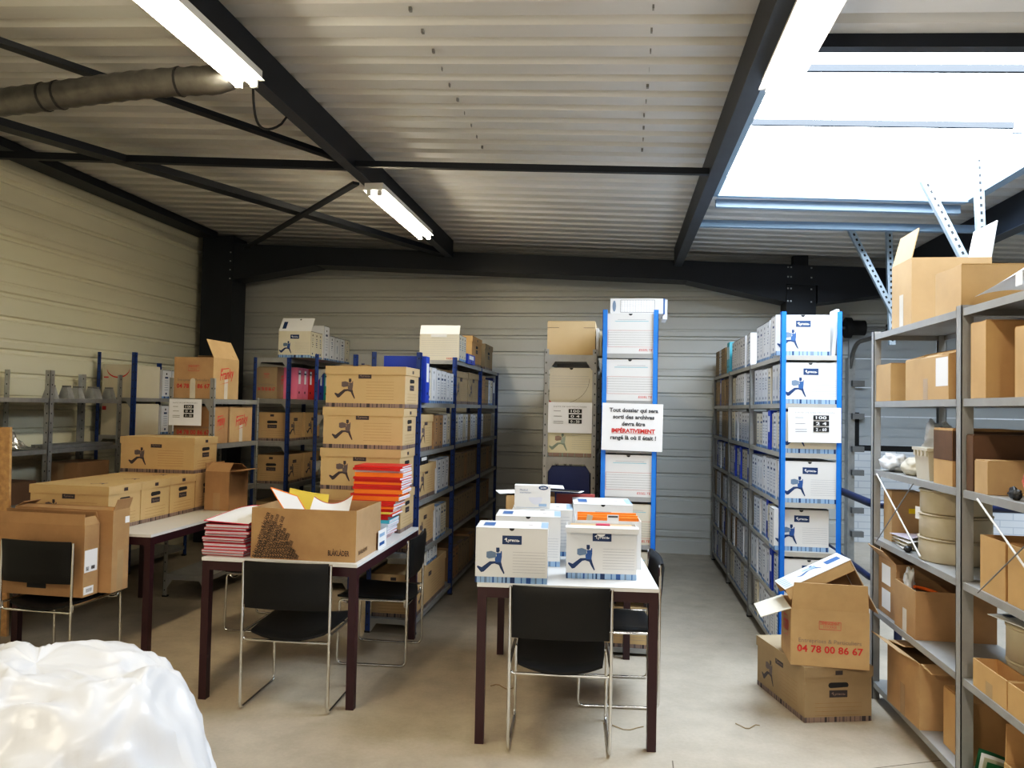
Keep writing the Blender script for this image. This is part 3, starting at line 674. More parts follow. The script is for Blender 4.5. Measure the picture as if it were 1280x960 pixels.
# ------------------------------------------------------------------ the middle pair of racks
rack('narrow bright blue rack in the middle, carrying the big notice', -.112, .252, [5.05, 6.2, 7.35, 8.5], Z6[:6] + [.05], [2.26, 1.98, 1.98, 1.98], BLUE, GREYS, leg=.032, lip=.03, holes=False, gus=False, pm2=GREYS)
for li, z in enumerate(Z6[:6]):
    archive_box('white box with red-framed lines on the %s of the middle blue rack' % LV6[li], .335, .3, .265 if li == 0 else (.272 if li < 4 else .262), (-.097, 5.062, z + .001), style='frame', group='red-framed boxes on the middle blue rack', body=CREAM if li > 3 else WHITE)
    for k in range(2): spine_box('white box, %s behind the red-framed box on the %s of the middle blue rack' % (ORD[k], LV6[li]), -.06, 5.42 + k * .32, z + .001, .29, .3, .25, 'w', k, 'boxes behind the red-framed ones')
archive_box('pale tan box with ruled lines low on the middle blue rack', .3, .3, .26, (-.08, 5.062, .051), style='rules', body=TAN, c=BROWNS)
# flat box lying on top
t = thing('archive_box', 'flat white box with a ruled panel lying on top of the middle blue rack', 'archive box', (-.063, 5.085, 2.238))
mb = MB(); mb.box(0, .345, 0, .26, 0, .1, WHITE); fr = front(0, 0, 0); mb.rect(fr, .066, .29, .008, .092, GREYP); mb.rect(fr, .069, .287, .011, .089, WHITEP, .001)
for k in range(12): mb.rect(fr, .075 + k * .018, .076 + k * .018, .011, .089, LINE, .0012)
rules(mb, fr, .069, .287, .024, .076, 5, LINE, .001); mb.poly(fr, [(.025 + .012 * math.cos(a * .5236), .05 + .038 * math.sin(a * .5236)) for a in range(12)], GREYB); mb.build('body', t)
mb = MB(); mb.box(.3452, .357, 0, .05, 0, .1, MIDB); mb.box(.3452, .375, .05, .258, -.03, .1, WHITE); mb.build('flap', t)
# grey rack alongside
rack('grey perforated rack with a navy binder, left of the middle blue rack', -.54, -.155, [5.5, 6.6, 7.7, 8.6], [1.99, 1.62, 1.25, .88, .5, .1], [2.03, 2.0, 2.0, 2.0], GREYS, GREYS, leg=.034, lip=.05)
carton('tan carton with slotted front standing on top of the grey perforated rack', .35, .38, .245, (-.35, 5.74, 1.991), m=TAN, tape='', closed=True, prints=lambda mb, w, d, h: (mb.rect(front(-w / 2, -d / 2, 0), .0, .085, h - .046, h - .043, DKBR), mb.rect(front(-w / 2, -d / 2, 0), w - .085, w, h - .046, h - .043, DKBR)))
mb = MB(); mb.box(0, .02, 0, .3, 0, .2, WHITE); mb.box(.022, .04, .02, .3, 0, .18, CREAM); tag(mb.build('archive_file', None, (-.17, 5.56, 1.991)), 'white file standing beside the tan carton on the grey perforated rack', 'file')
archive_box('off-white box with curved line and red corner on the grey perforated rack', .315, .3, .275, (-.5, 5.52, 1.621), body=CREAM, style='swoop')
archive_box('cream box with green running man behind the taped sheet on the grey rack', .335, .3, .3, (-.505, 5.52, 1.251), body=mat('yellowed_board', (.66, .6, .42), .6), c=(mat('green_grey_print', (.22, .27, .22), .6), LTBR, mat('green_grey_print_pale', (.33, .38, .33), .6), (LTBR)))
def lever_file(label, x, y, z, wd, dp, ht, m):
    t = thing('lever_arch_file', label, 'binder', (x, y, z))
    mb = MB(); mb.box(0, wd, 0, .004, 0, ht, m); mb.box(0, wd, dp - .004, dp, 0, ht, m); mb.box(wd - .004, wd, .004, dp - .004, 0, ht, m); mb.build('cover', t)
    mb = MB()
    for zz in (ht * .2, ht * .46): mb.tube([(.02 + .02 * math.cos(a * .5236), -.001, zz + .009 * math.sin(a * .5236)) for a in range(12)], .0022, CHROME, 5, closed=True)
    mb.build('ring', t)
    mb = MB(); mb.box(.01, wd - .008, .006, dp - .006, .004, ht - .012, PAPER); mb.build('papers', t)
lever_file('navy lever arch file showing two rings on the grey perforated rack', -.5, 5.53, .881, .3, .07, .3, NAVYB)
lever_file('second navy file right behind the ringed one on the grey rack', -.49, 5.61, .881, .3, .07, .29, NAVYB)
for k, z in enumerate((.501, .101)): archive_box('tan archive box on the %s shelf of the grey perforated rack' % ('fifth', 'lowest')[k], .33, .3, .27, (-.5, 5.52, z), body=TAN, c=BROWNS)
# notices
def sheet(label, x0, x1, y, z0, z1, tilt=0, curl=.01, skew=0):
    t = thing('notice_sign', label, 'notice', (x0, y, z0), rot=(0, tilt, 0)); W, H = x1 - x0, z1 - z0
    fn = lambda u, v: Vector((u * W + skew * v, -curl * math.sin(u * math.pi) * (1 - v), v * H))
    mb = MB(); mb.grid(fn, 10, 6, PAPER); mb.grid(lambda u, v: fn(u, v) + Vector((0, .0008, 0)), 10, 6, PAPER, flip=True); mb.build('sheet', t)
    return t, W, H
t, W, H = sheet('white notice in French with one word in red, taped across the middle blue rack', -.107, .285, 5.03, 1.335, 1.643, R(.6), 0)
mb = MB(); fr = front(0, -.002, 0)
for s_, y, wd, m in (('Tout dossier qui sera', .252, .315, GREYP), ('sorti des archives', .208, .268, GREYP), ('devra être', .163, .152, GREYP), ('IMPÉRATIVEMENT', .118, .28, REDP), ('rangé là où il était !', .073, .295, GREYP)):
    mb.text(fr, s_, W * .52, y, .036, m, 'C', wd, .045, .0005)
mb.rect(fr, W * .52 - .14, W * .52 + .14, .111, .1135, REDP, .0005); mb.build('writing', t)
def date_sheet(label, x0, x1, y, z0, z1, rows, tilt=0):
    t, W, H = sheet(label, x0, x1, y, z0, z1, tilt, .004); mb = MB(); fr = front(0, -.006, 0)
    mb.text(fr, 'DATE DE DESTRUCTION', W * .5, H * .84, .012, GREYP, 'C', W * .74, 0, .0005)
    for k, s_ in enumerate(rows):
        y = H * (.66 - .17 * k); mb.rect(fr, W * .47, W * .77, y - H * .01, y + H * .125, BLACKP, .0005); mb.text(fr, s_, W * .62, y + H * .015, H * .12, WHITEP, 'C', W * .2, .01, .001)
        for q in ((0,), (0,), (0, 1))[k]: mb.rect(fr, W * .13, W * (.29 + .03 * k), y + H * (.045 - .06 * q), y + H * (.06 - .06 * q), GREYP, .0005)
    mb.build('writing', t)
date_sheet('white sheet with black date blocks on the grey perforated rack', -.503, -.187, 5.485, 1.425, 1.645, ('100', '0 4', '0 - 50'))
date_sheet('white sheet with black date blocks on the bright blue rack by the guard rail', 1.072, 1.392, 5.035, 1.415, 1.635, ('100', '2 4', '2 - 60'), R(-.5))
# ------------------------------------------------------------------ shaded-blue aisle rack behind the stack of containers
YS5 = [5.2, 6.37, 7.6, 8.68]; Z5 = [[1.62, 1.27, .92, .56, .1], [1.995, 1.62, 1.27, .92, .56, .1], [1.995, 1.62, 1.27, .92, .56, .1]]
rack('long shaded-blue aisle rack behind the stacked archive containers', -1.74, -1.38, YS5, Z5, [1.975, 2.02, 1.995, 1.995], SHBLUE, GREYS)
NV = 'shaded-blue aisle rack'; LV5 = {1.995: 'top shelf', 1.62: 'second shelf', 1.27: 'third shelf', .92: 'fourth shelf', .56: 'fifth shelf', .1: 'lowest shelf'}
r5 = random.Random(5)
GB = 'archive boxes on the navy aisle rack'
def fill5(z, b, y, specs):
    for st, dp, ht in specs:
        n5[z] += 1; nm = {'w': 'white', 'c': 'off-white', 't': 'drab tan', 'k': 'reddish brown', 'd': 'tan'}[st]
        spine_box('%s archive box, %s along the %s of the %s' % (nm, ORD[n5[z]], LV5[z], NV), -1.725, y, z + .001, .335, dp, ht, st, r5.randrange(4), GB); y += dp + .003
    return y
n5 = {z: 0 for z in LV5}
def lidded(z, y, dp, ht, m, what):
    container('%s on the %s of the %s' % (what, LV5[z], NV), dp, .31, ht, (-1.558, y + dp / 2 + .008, z + .001), R(90), m, None, True); return y + dp + .022
plain_binder('large blue box file at the near end of the second shelf of the shaded-blue rack', -1.665, 5.245, 1.621, .31, .1, .33, BLUEB, None, 'box_file')
plain_binder('small black and white file next to the large blue box file', -1.7, 5.35, 1.621, .3, .06, .12, BLACK, None, 'box_file')
fill5(1.62, 0, 5.43, [('c', .12, .27), ('w', .15, .27), ('w', .15, .26), ('w', .18, .26), ('w', .15, .255), ('w', .12, .255)])
lidded(1.62, 6.42, .55, .29, TAN2, 'drab lidded container with two holes'); 
lidded(1.62, 7.02, .5, .3, TAN2, 'second drab lidded container')
fill5(1.62, 2, 7.66, [('k', .2, .3), ('t', .2, .27), ('w', .12, .27), ('c', .15, .27)]); plain_binder('dark navy binder at the far end of the second shelf of the shaded-blue rack', -1.73, 8.36, 1.621, .34, .12, .3, NAVYB, None)
y = lidded(1.27, 5.25, .4, .265, TAN, 'tan lidded container at the near end'); fill5(1.27, 0, y, [('k', .14, .26), ('k', .14, .26), ('w', .14, .26), ('c', .12, .27)])
fill5(1.27, 1, 6.42, [('c', .12, .26), ('w', .1, .26), ('w', .1, .265), ('c', .12, .26), ('w', .1, .26), ('t', .12, .26), ('w', .12, .26), ('w', .12, .25), ('c', .1, .26)])
fill5(1.27, 2, 7.66, [('w', .12, .26), ('t', .15, .26), ('t', .15, .26), ('t', .2, .26)])
y = lidded(.92, 5.25, .52, .25, TAN, 'tan lidded container below the black file'); fill5(.92, 0, y, [('w', .14, .26), ('w', .14, .26), ('w', .12, .265)])
fill5(.92, 1, 6.42, [('t', .15, .26), ('t', .12, .27), ('t', .15, .26), ('k', .12, .26), ('t', .15, .265), ('t', .15, .26), ('t', .12, .26)])
fill5(.92, 2, 7.66, [('t', .15, .26), ('t', .2, .26), ('k', .15, .26), ('t', .2, .26)])
plain_binder('black file lying flat on the tan container on the fourth shelf', -1.7, 5.3, 1.173, .3, .25, .06, BLACK, None, 'box_file')
y = lidded(.56, 5.25, .5, .29, TAN, 'tan lidded container at mid height'); fill5(.56, 0, y, [('w', .18, .26), ('c', .18, .26)])
fill5(.56, 1, 6.42, [('t', .2, .26), ('t', .15, .26), ('t', .2, .26), ('t', .15, .26), ('t', .2, .26)])
fill5(.56, 2, 7.66, [('t', .2, .26), ('t', .2, .26), ('k', .15, .26)])
lidded(.1, 5.25, .95, .3, TAN, 'long tan container at the near end')
fill5(.1, 1, 6.42, [('k', .25, .28), ('t', .25, .28), ('t', .25, .26), ('k', .2, .28)]); fill5(.1, 2, 7.66, [('t', .25, .26), ('t', .25, .26), ('k', .25, .26)])
archive_box('white box lying on the long tan container on the lowest shelf', .3, .34, .12, (-1.71, 5.6, .402), style='none')
# boxes on its top shelf
t = thing('archive_box', 'white ruled box with its lid folded open on top of the shaded-blue aisle rack', 'archive box', (-1.72, 6.42, 1.996))
mb = archive_mesh(.35, .3, .225, CREAM, BLUES, 3, 1, False); fr = front(0, 0, 0); rules(mb, fr, .015, .335, .04, .19, 9, LINE, .0012); mb.text(fr, 'ESSELTE', .33, .01, .02, REDP, 'R', .09, .01, .001); mb.build('body', t)
mb = MB(); fr = Fr((0, .0, .225), (1, 0, 0), Vector((0, .45, .9)).normalized()); mb.slab(fr, (.0, .0), (.35, .09), .003, WHITE); mb.slab(Fr((0, -.003, .22), (1, 0, 0), (0, 0, -1)), (.1, -.01), (.24, .02), -.002, WHITE); mb.build('lid', t)
plain_binder('blue box behind the open white box on top of the shaded-blue aisle rack', -1.48, 6.76, 1.996, .12, .35, .085, BLUEB, None, 'box_file')
lt = container('orange-tan container with grey lid ends on top of the shaded-blue aisle rack', .33, .5, .285, (-1.565, 7.4, 1.996), 0, CARDO, None, True)
lt2 = container('drab container at the far end of the top of the shaded-blue aisle rack', .33, .48, .27, (-1.565, 8.1, 1.996), 0, TAN2, None, True)
# second shaded-blue rack, mostly hidden
rack('shaded-blue rack with bare posts seen between the containers and the open white box', -2.62, -2.24, [6.3, 7.5, 8.6], [1.9, 1.5, 1.1, .7, .1], [2.03, 2.02, 2.0], SHBLUE, GREYS)
for k, x in enumerate((-2.55, -2.4)): carton('small drab tan carton on the second shaded-blue rack, %s from its side' % ('first', 'second')[k], .12, .5, .06, (x + .05, 7.0, 1.901), m=TAN2, tape='', closed=True)

# ------------------------------------------------------------------ shaded-blue rack in the far corner (binders, open white box on top)
rack('short shaded-blue rack holding coloured binders near the back wall', -3.69, -3.3, [7.3, 8.55], [2.06, 1.64, 1.21, .775, .3], [2.06, 2.05], SHBLUE, GREYS, lip=.05)
t = thing('archive_box', 'white running-man box with its tall lid flap up on top of the binder rack', 'archive box', (-3.44, 7.32, 2.062))
mb = archive_mesh(.345, .3, .27, CREAM, BLUES, 4, 1, True); mb.build('body', t)
mb = MB(); fr = Fr((0, 0, .27), (1, 0, 0), Vector((0, .55, .83)).normalized()); mb.slab(fr, (0, 0), (.345, .17), -.003, WHITE); mb.rect(fr, .03, .07, .03, .12, NAVY); mb.poly(fr, [(.2 + .01 * math.cos(a), .15 + .01 * math.sin(a)) for a in range(6)], HOLE); mb.build('lid', t)
for k, (h, c_) in enumerate(((.36, 'w'), (.27, 'w'), (.265, 'w'), (.265, 'w'), (.27, 'c'))):
    spine_box('white archive box, %s behind the flapped white box on top of the binder rack' % ORD[k], -3.42, 7.64 + k * .155, 2.062, .335, .15, h, c_, k, 'white boxes in a row on the binder rack')
cols = [('pink', PINK), ('rose pink', PINK), ('red', REDB), ('white and red', REDB), ('blue', BLUEB), ('teal', TEAL)]
for k, (nm, m) in enumerate(cols):
    t = thing('ring_binder', '%s ring binder, %s in the row on the binder rack' % (nm, ORD[k]), 'binder', (-3.455, 7.5 + k * .145, 1.641), 0, 'coloured binders')
    mb = MB(); mb.box(0, .15, 0, .135, 0, .33, m); mb.build('cover', t)
    mb = MB(); fr = right(.15, 0, 0); mb.rect(fr, .03, .08, .16, .3, WHITEP); mb.rect(fr, .025, .075, .26, .275, NAVY, .001); sl = mb.build('spine_label', t)
    mb = MB(); mb.poly(right(.1505, 0, 0), [(.05 + .014 * math.cos(a * .785), .07 + .014 * math.sin(a * .785)) for a in range(8)], HOLE); mb.build('finger_hole', sl)
E5 = 'of the binder rack'
for k, z in enumerate((1.211, .776, .301)):
    container('tan lidded container, nearest on the %s shelf %s' % (('third', 'fourth', 'lowest')[k], E5), .36, .33, .29, (-3.5, 7.54, z), R(90), TAN, None, True)
    container('second tan container along the %s shelf %s' % (('third', 'fourth', 'lowest')[k], E5), .4, .33, .29, (-3.5, 8.0, z), R(90), TAN, None, False)
# ------------------------------------------------------------------ removal cartons and the corner racks
rack('grey rack carrying the removal cartons and a taped date sheet', -3.66, -3.27, [5.8, 6.6], [1.62, 1.25, .86, .18], [1.79, 1.64], GREYS, GREYS, lip=.04)
PHONE = '04 78 00 86 67'
def removal(mb, w, d, h):
    for fr in (front(-w / 2, -d / 2, 0), back(w / 2, d / 2, 0)):
        for a, b, p, q in ((.36, .64, .8, .81), (.36, .64, .66, .67)): mb.rect(fr, w * a, w * b, h * p, h * q, REDL)
        for a in (.36, .635): mb.rect(fr, w * a, w * (a + .006), h * .66, h * .81, REDL)
        mb.text(fr, 'DÉMÉNAGEMENT', w / 2, h * .75, .02, REDP, 'C', w * .24); mb.text(fr, 'STOCKAGE', w / 2, h * .69, .02, REDL, 'C', w * .17)
        mb.text(fr, 'Entreprises & Particuliers', w / 2, h * .42, .03, GREYT, 'C', w * .8, .008); mb.text(fr, PHONE, w / 2, h * .25, .05, REDP, 'C', w * .84, .02)
    for fr in (left(-w / 2, d / 2, 0), right(w / 2, -d / 2, 0)):
        mb.text(fr, 'Franky', d * .52, h * .5, .12, REDP, 'C', d * .52, .012, rot=.14, shear=.25); mb.poly(fr, ((d * .2, h * .34), (d * .56, h * .41), (d * .62, h * .44), (d * .56, h * .425)), REDP); mb.poly(fr, ((d * .28, h * .72), (d * .6, h * .76), (d * .6, h * .78), (d * .3, h * .745)), REDP)
def removal2(mb, w, d, h):
    removal(mb, w, d, h); fr = front(-w / 2, -d / 2, 0); mb.rect(fr, w * .42, w * .56, 0, h * .42, CLEAR, .003); mb.poly(fr, [(w * .49 + w * .07 * math.cos(a * .524), h * .42 + w * .07 * math.sin(a * .524)) for a in range(7)], CLEAR, .003)
carton('open removal carton with red phone number on top of the grey corner rack', .345, .42, .34, (-3.463, 6.03, 1.622), 0, {'r': (-26, .17), 'b': (-70, .1)}, prints=removal2, tape='r', tapem=CLEAR)
carton('removal carton beside the binders on the upper shelf of the binder rack', .225, .36, .32, (-3.57, 7.53, 1.642), 0, {'f': (-89, .15), 'b': (-89, .15)}, prints=removal, tape='', m=TAN2)
carton('removal carton with red script on the shelf below the open one', .345, .4, .3, (-3.463, 6.31, 1.252), 0, {'f': (-88, .18), 'b': (-88, .15)}, prints=removal, tape='r', tapem=CLEAR, m=CARD)
carton('removal carton in shadow behind the taped date sheet', .345, .24, .3, (-3.463, 5.96, 1.252), 0, {'f': (-89, .12), 'b': (-89, .12)}, prints=removal, tape='', m=CARD2)
date_sheet('white sheet with black date blocks taped below the open removal carton', -3.645, -3.36, 5.78, 1.4, 1.615, ('100', '0 4', '0 - 50'))
rack('shaded-blue corner rack against the warm-lit side wall with white boxes', -4.8, -4.42, [6.45, 7.4], [1.62, 1.27, .9, .1], [2.04, 1.99], SHBLUE, GREYS)
def scribble(mb, w, d, h):
    fr = front(-w / 2, -d / 2, 0); arc = [(w * (.5 + .36 * math.cos(a * .2)), h * (.9 - .28 * math.sin(a * .2))) for a in range(16)]
    for p, q in zip(arc, arc[1:]): mb.poly(fr, [(p[0], p[1] - .006), (q[0], q[1] - .006), (q[0], q[1] + .006), (p[0], p[1] + .006)], REDP)
    mb.rect(fr, w * .05, w * .2, h * .6, h * .64, REDP)
carton('pale carton with a red curve printed on it, upper shelf of the corner rack', .32, .4, .3, (-4.6, 6.67, 1.621), m=CREAM, prints=scribble, tape='', closed=True)
carton('pale carton with small red mark on the lower shelf of the corner rack', .32, .4, .29, (-4.6, 6.67, 1.271), m=CREAM, prints=lambda mb, w, d, h: mb.rect(front(-w / 2, -d / 2, 0), .01, .05, h * .8, h * .92, REDP), tape='', closed=True)
for zi, z in enumerate((1.621, 1.271)):
    for k in range(3): spine_box('white archive box, %s beyond the pale carton on the %s shelf of the corner rack' % (ORD[k], ('upper', 'lower')[zi]), -4.76, 6.89 + k * .16, z, .33, .15, .28, 'w', k, 'white boxes on the corner rack')
rack('grey galvanised rack of metal scraps along the warm-lit side wall', -4.8, -4.4, [4.5, 5.38, 6.25], [1.6, 1.2, .8, .12], [1.82, 1.82, 1.82], GALV, GALV, leg=.045)
for k, (y, z, n) in enumerate(((5.5, 1.601, 'beside the near post'), (5.8, 1.601, 'between the posts'), (6.02, 1.601, 'next to the shaded-blue corner rack'))):
    for j in range(2):
        t = thing('steel_clamp', 'grey steel clamp %s on the scrap rack, %s one' % (n, ('nearer', 'farther')[j]), 'clamp', (-4.52 + .06 * j, y + .1 * j, z))
        mb = MB(); mb.hexa([(-.05, 0, 0), (.05, 0, 0), (.05, .07, 0), (-.05, .07, 0), (-.025, .01, .09), (.025, .01, .09), (.025, .06, .09), (-.025, .06, .09)], GALV); mb.build('body', t)
        mb = MB(); mb.box(-.03, .03, .02, .05, .091, .105, GREYSD); mb.build('cap', t)
mb = MB(); rr = random.Random(3)
mb.grid(lambda u, v: Vector(((u - .5) * .24, (v - .5) * .32, .01 + .12 * math.sin(u * math.pi) * math.sin(v * math.pi) * (.6 + .8 * rr.random()))), 16, 20, FOIL, False); mb.grid(lambda u, v: Vector(((u - .5) * .24, (v - .5) * .32, .0)), 4, 4, FOIL, False, True)
tag(mb.build('crumpled_foil', None, (-4.6, 5.17, 1.202)), 'crumpled shiny foil heap on the scrap rack', 'foil')
for k in range(5):
    mb = MB(); mb.box(0, .03, 0, .74 - .03 * k, 0, .025, GALV); tag(mb.build('steel_profile', None, (-4.45 - .045 * k, 5.44 + .01 * k, 1.202)), 'long grey steel profile, %s from the shelf edge of the scrap rack' % ORD[k], 'profile', 'steel profiles')
carton('brown carton on the low shelf of the scrap rack', .3, .4, .26, (-4.6, 5.98, .801), m=CARD2, tape='f', closed=True)
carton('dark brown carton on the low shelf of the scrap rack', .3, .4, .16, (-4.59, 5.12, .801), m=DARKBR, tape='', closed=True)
mb = MB(); mb.box(-.34, 0, 0, .02, 0, 1.4, WOOD); tag(mb.build('chipboard_panel', None, (-4.03, 4.62, 0.0), rot=(0, R(-1.5), 0)), 'orange-brown chipboard panel standing behind the cartons at the picture edge', 'panel')
# ------------------------------------------------------------------ tables
T = .76
T1 = Vector((-.655, 3.6, 0)); A1 = R(4.5); C1, S1 = math.cos(A1), math.sin(A1)
def on1(u, v, z=T + .001): return (T1.x + u * C1 - v * S1, T1.y + u * S1 + v * C1, z)
table('white-topped table with burgundy legs carrying white archive boxes', .86, 1.36, T, T1, A1)
table('white-topped table with burgundy legs carrying the printed open carton and folder piles', .87, 1.28, T, (-2.215, 3.86, 0), R(.5))
table('white-topped burgundy table at the side with a row of tan containers', .95, 1.35, T, (-3.83, 4.42, 0), 0)
# white archive boxes on the nearer table
archive_box('closed white running-man box at the near corner of the table, edge overhanging', .345, .22, .262, on1(-.012, .012), A1)
archive_box('closed white running-man box standing behind the corner box', .345, .25, .262, on1(.05, .42), A1)
archive_box('white ruled box behind the second one, carrying the small glove box', .345, .3, .26, on1(.12, .72), A1, style='rules')
# open box with folded-down front flap
t = thing('archive_box', 'open white running-man box with its front flap folded out on the table', 'archive box', on1(.425, .16), A1)
wd, dp, ht = .345, .1, .262
def open_archive(t, wd, dp, ht, prints=True):
    mb = MB(); e = .003
    mb.box(0, wd, 0, e, 0, ht, WHITE); mb.box(0, wd, dp - e, dp, 0, ht, WHITE); mb.box(0, e, e, dp - e, 0, ht, WHITE); mb.box(wd - e, wd, e, dp - e, 0, ht, WHITE); mb.box(e, wd - e, e, dp - e, 0, e, WHITE)
    if prints: archive_front(mb, front(0, 0, 0), wd, ht)
    spine_print(mb, right(wd, 0, 0), dp, ht, BLUES, 2, 1); spine_print(mb, left(0, dp, 0), dp, ht, BLUES, 2, 1); mb.build('body', t)
open_archive(t, wd, dp, ht)
mb = MB(); fr = Fr((-.006, -.001, ht), (1, 0, 0), Vector((0, -.96, -.22)).normalized()); mb.slab(fr, (0, 0), (wd + .012, .035), .003, WHITE); mb.slab(Fr(fr.p(0, .035), (1, 0, 0), Vector((0, .1, -1)).normalized()), (0, -.002), (wd + .012, .024), -.002, WHITE)
mb.poly(Fr(fr.p(0, .036), (1, 0, 0), (0, 0, 1)), [(wd / 2 + .02 * math.cos(R(a)), -.024 - .012 * math.sin(R(a)) - .002) for a in range(0, 181, 20)], WHITE, .006); mb.build('front_flap', t)
mb = MB(); mb.box(.02, wd - .02, .012, dp - .012, .004, ht - .003, CARD); mb.box(wd * .42, wd * .62, .02, .06, ht - .003, ht + .004, CRIM); mb.build('folder_inside', t)
# second open box full of orange folders
t = thing('archive_box', 'open white box stuffed with orange folders on the table', 'archive box', on1(.475, .42), A1); open_archive(t, .345, .25, .25, False)
for k in range(4):
    mb = MB(); mb.box(0, .32, 0, .012, 0, .262 + .006 * (k % 2), ORANGE); mb.box(.004, .316, .012, .018, 0, .256, PAPER)
    tag(mb.build('document_folder', None, Vector(on1(.475, .42)) + Matrix.Rotation(A1, 3, 'Z') @ Vector((.012, .02 + k * .045, .0045)), rot=(0, 0, A1)), 'orange folder, %s from the front in the open white box' % ORD[k], 'folder', 'orange folders in the open white box')
mb = MB(); mb.box(0, .06, 0, .002, 0, .045, PAPER); mb.box(.004, .056, -.001, 0, .03, .04, GREYP)
tag(mb.build('index_tab', None, Vector(on1(.64, .412, 1.0)), rot=(0, 0, A1)), 'white index tab clipped on the box of orange folders', 'tab')
mb = MB(); mb.box(0, .03, 0, .006, 0, .03, DRUM); tag(mb.build('binder_clip', None, Vector(on1(.53, .425, 1.012)), rot=(0, R(12), A1)), 'small grey clip on the edge of the orange folders', 'clip')
archive_box('closed white box behind the one with orange folders, its light top showing', .345, .33, .285, on1(.47, .83), A1)
# small glove box
t = thing('glove_box', 'small white glove box with blue print standing on a ruled box', 'box', on1(.13, .745, T + .263), A1)
mb = MB(); mb.box(0, .205, 0, .08, 0, .13, WHITE); fr = front(0, 0, 0)
mb.poly(fr, [(.165 + .028 * math.cos(a * .524), .119 + .013 * math.sin(a * .524)) for a in range(12)], NAVY); mb.text(fr, 'LCH', .165, .114, .014, WHITEP, 'C', .03, .02, .0016)
mb.text(fr, 'Medical', .03, .1, .016, MIDB, 'L', .045); mb.text(fr, 'examination', .03, .086, .014, MIDB, 'L', .065)
mb.poly(fr, [(.12 + .04 * math.cos(a * .524), .05 + .022 * math.sin(a * .524) + .008 * math.cos(a)) for a in range(12)], mat('pale_glove_print', (.6, .62, .72), .6)); mb.rect(fr, .14, .185, .012, .028, LTB); mb.rect(fr, .01, .19, .004, .006, LTB); mb.build('body', t)
# stack with leaflets and a red file behind
carton('tan carton under the leaflets at the back of the table', .3, .26, .29, on1(.21, 1.2), A1, m=CARD, tape='', closed=True)
for k, (m, u, v, rz, lb) in enumerate(((PAPER, .02, 1.06, 12, 'white glossy leaflet overhanging the table on the carton'), (BLACK, .22, 1.05, -8, 'black leaflet with white border beside the glove box'), (PAPER, .12, 1.2, 2, 'white leaflet on top of the others'))):
    mb = MB(); W_, H_ = .3, .21
    fn = lambda a, b: Vector((a * W_, b * H_, .004 * math.sin(a * 3) + .012 * (1 - b) * (k == 1)))
    mb.grid(fn, 10, 6, PAPER); mb.grid(lambda a, b: fn(.06 + a * .88, .06 + b * .88) + Vector((0, 0, .001)), 10, 6, m); mb.grid(lambda a, b: fn(a, b) - Vector((0, 0, .001)), 10, 6, BLACK if k == 0 else PAPER, flip=True)
    tag(mb.build('leaflet', None, on1(u, v, T + .306 + .012 * k), rot=(0, 0, A1 + R(rz))), lb, 'leaflet', 'leaflets')
mb = MB(); mb.box(0, .24, 0, .05, 0, .3, mat('dull_red_file', (.3, .05, .045), .5)); tag(mb.build('file_folder', None, on1(.37, 1.17, T + .001), rot=(0, 0, A1)), 'dull red file standing behind the white boxes at the back of the table', 'file')
# ------------------------------------------------------------------ middle table: carton, folders, container stack
def words(mb, w, d, h):
    fr = front(-w / 2, -d / 2, 0); r = random.Random(2)
    mb.text(fr, 'BLÅKLÄDER', w * .94, h * .12, .04, BLACKP, 'R', w * .2, .012)
    n = 17      # rising columns of the maker's name, long near the left edge and short at the right
    for k in range(n):
        x0 = w * (.004 + .026 * k); hh = h * max(.1, ((.97 - .02 * k) if k < 7 else (.83 - .075 * (k - 6))) * (1, .8, .95, .86, 1.0, .78)[k % 6]); y = .004
        while y < hh - .012:
            s_ = .02 + .009 * r.random(); L = min(.06 + .05 * r.random(), hh - y)
            if L < .02: break
            mb.text(fr, 'BLÅKLÄDER', x0 + s_ * .8 + y * .3, y, s_, BLACKP, 'L', L * .93, .02, .001, rot=R(68)); y += L * .92
    r2 = right(w / 2, -d / 2, 0); mb.text(r2, 'BLÅKLÄDER', d * .1, h * .12, .03, BLACKP, 'L', d * .34, .01)
carton('wide open brown carton covered in rising black lettering on the middle table', .585, .44, .272, (-1.662, 4.115, T + .001), R(.8), m=CARD2, prints=words, tape='')
mb = MB(); mb.box(0, .002, 0, .16, 0, .11, PAPER); mb.rect(right(.002, .02, .02), .0, .1, .0, .02, MIDB); mb.rect(right(.002, .02, .07), .0, .1, .0, .02, LTB)
tag(mb.build('shipping_label', None, (-1.36, 4.26, T + .0012), rot=(0, 0, R(.8))), 'white shipping label stuck low at the back of the lettered carton side', 'label')
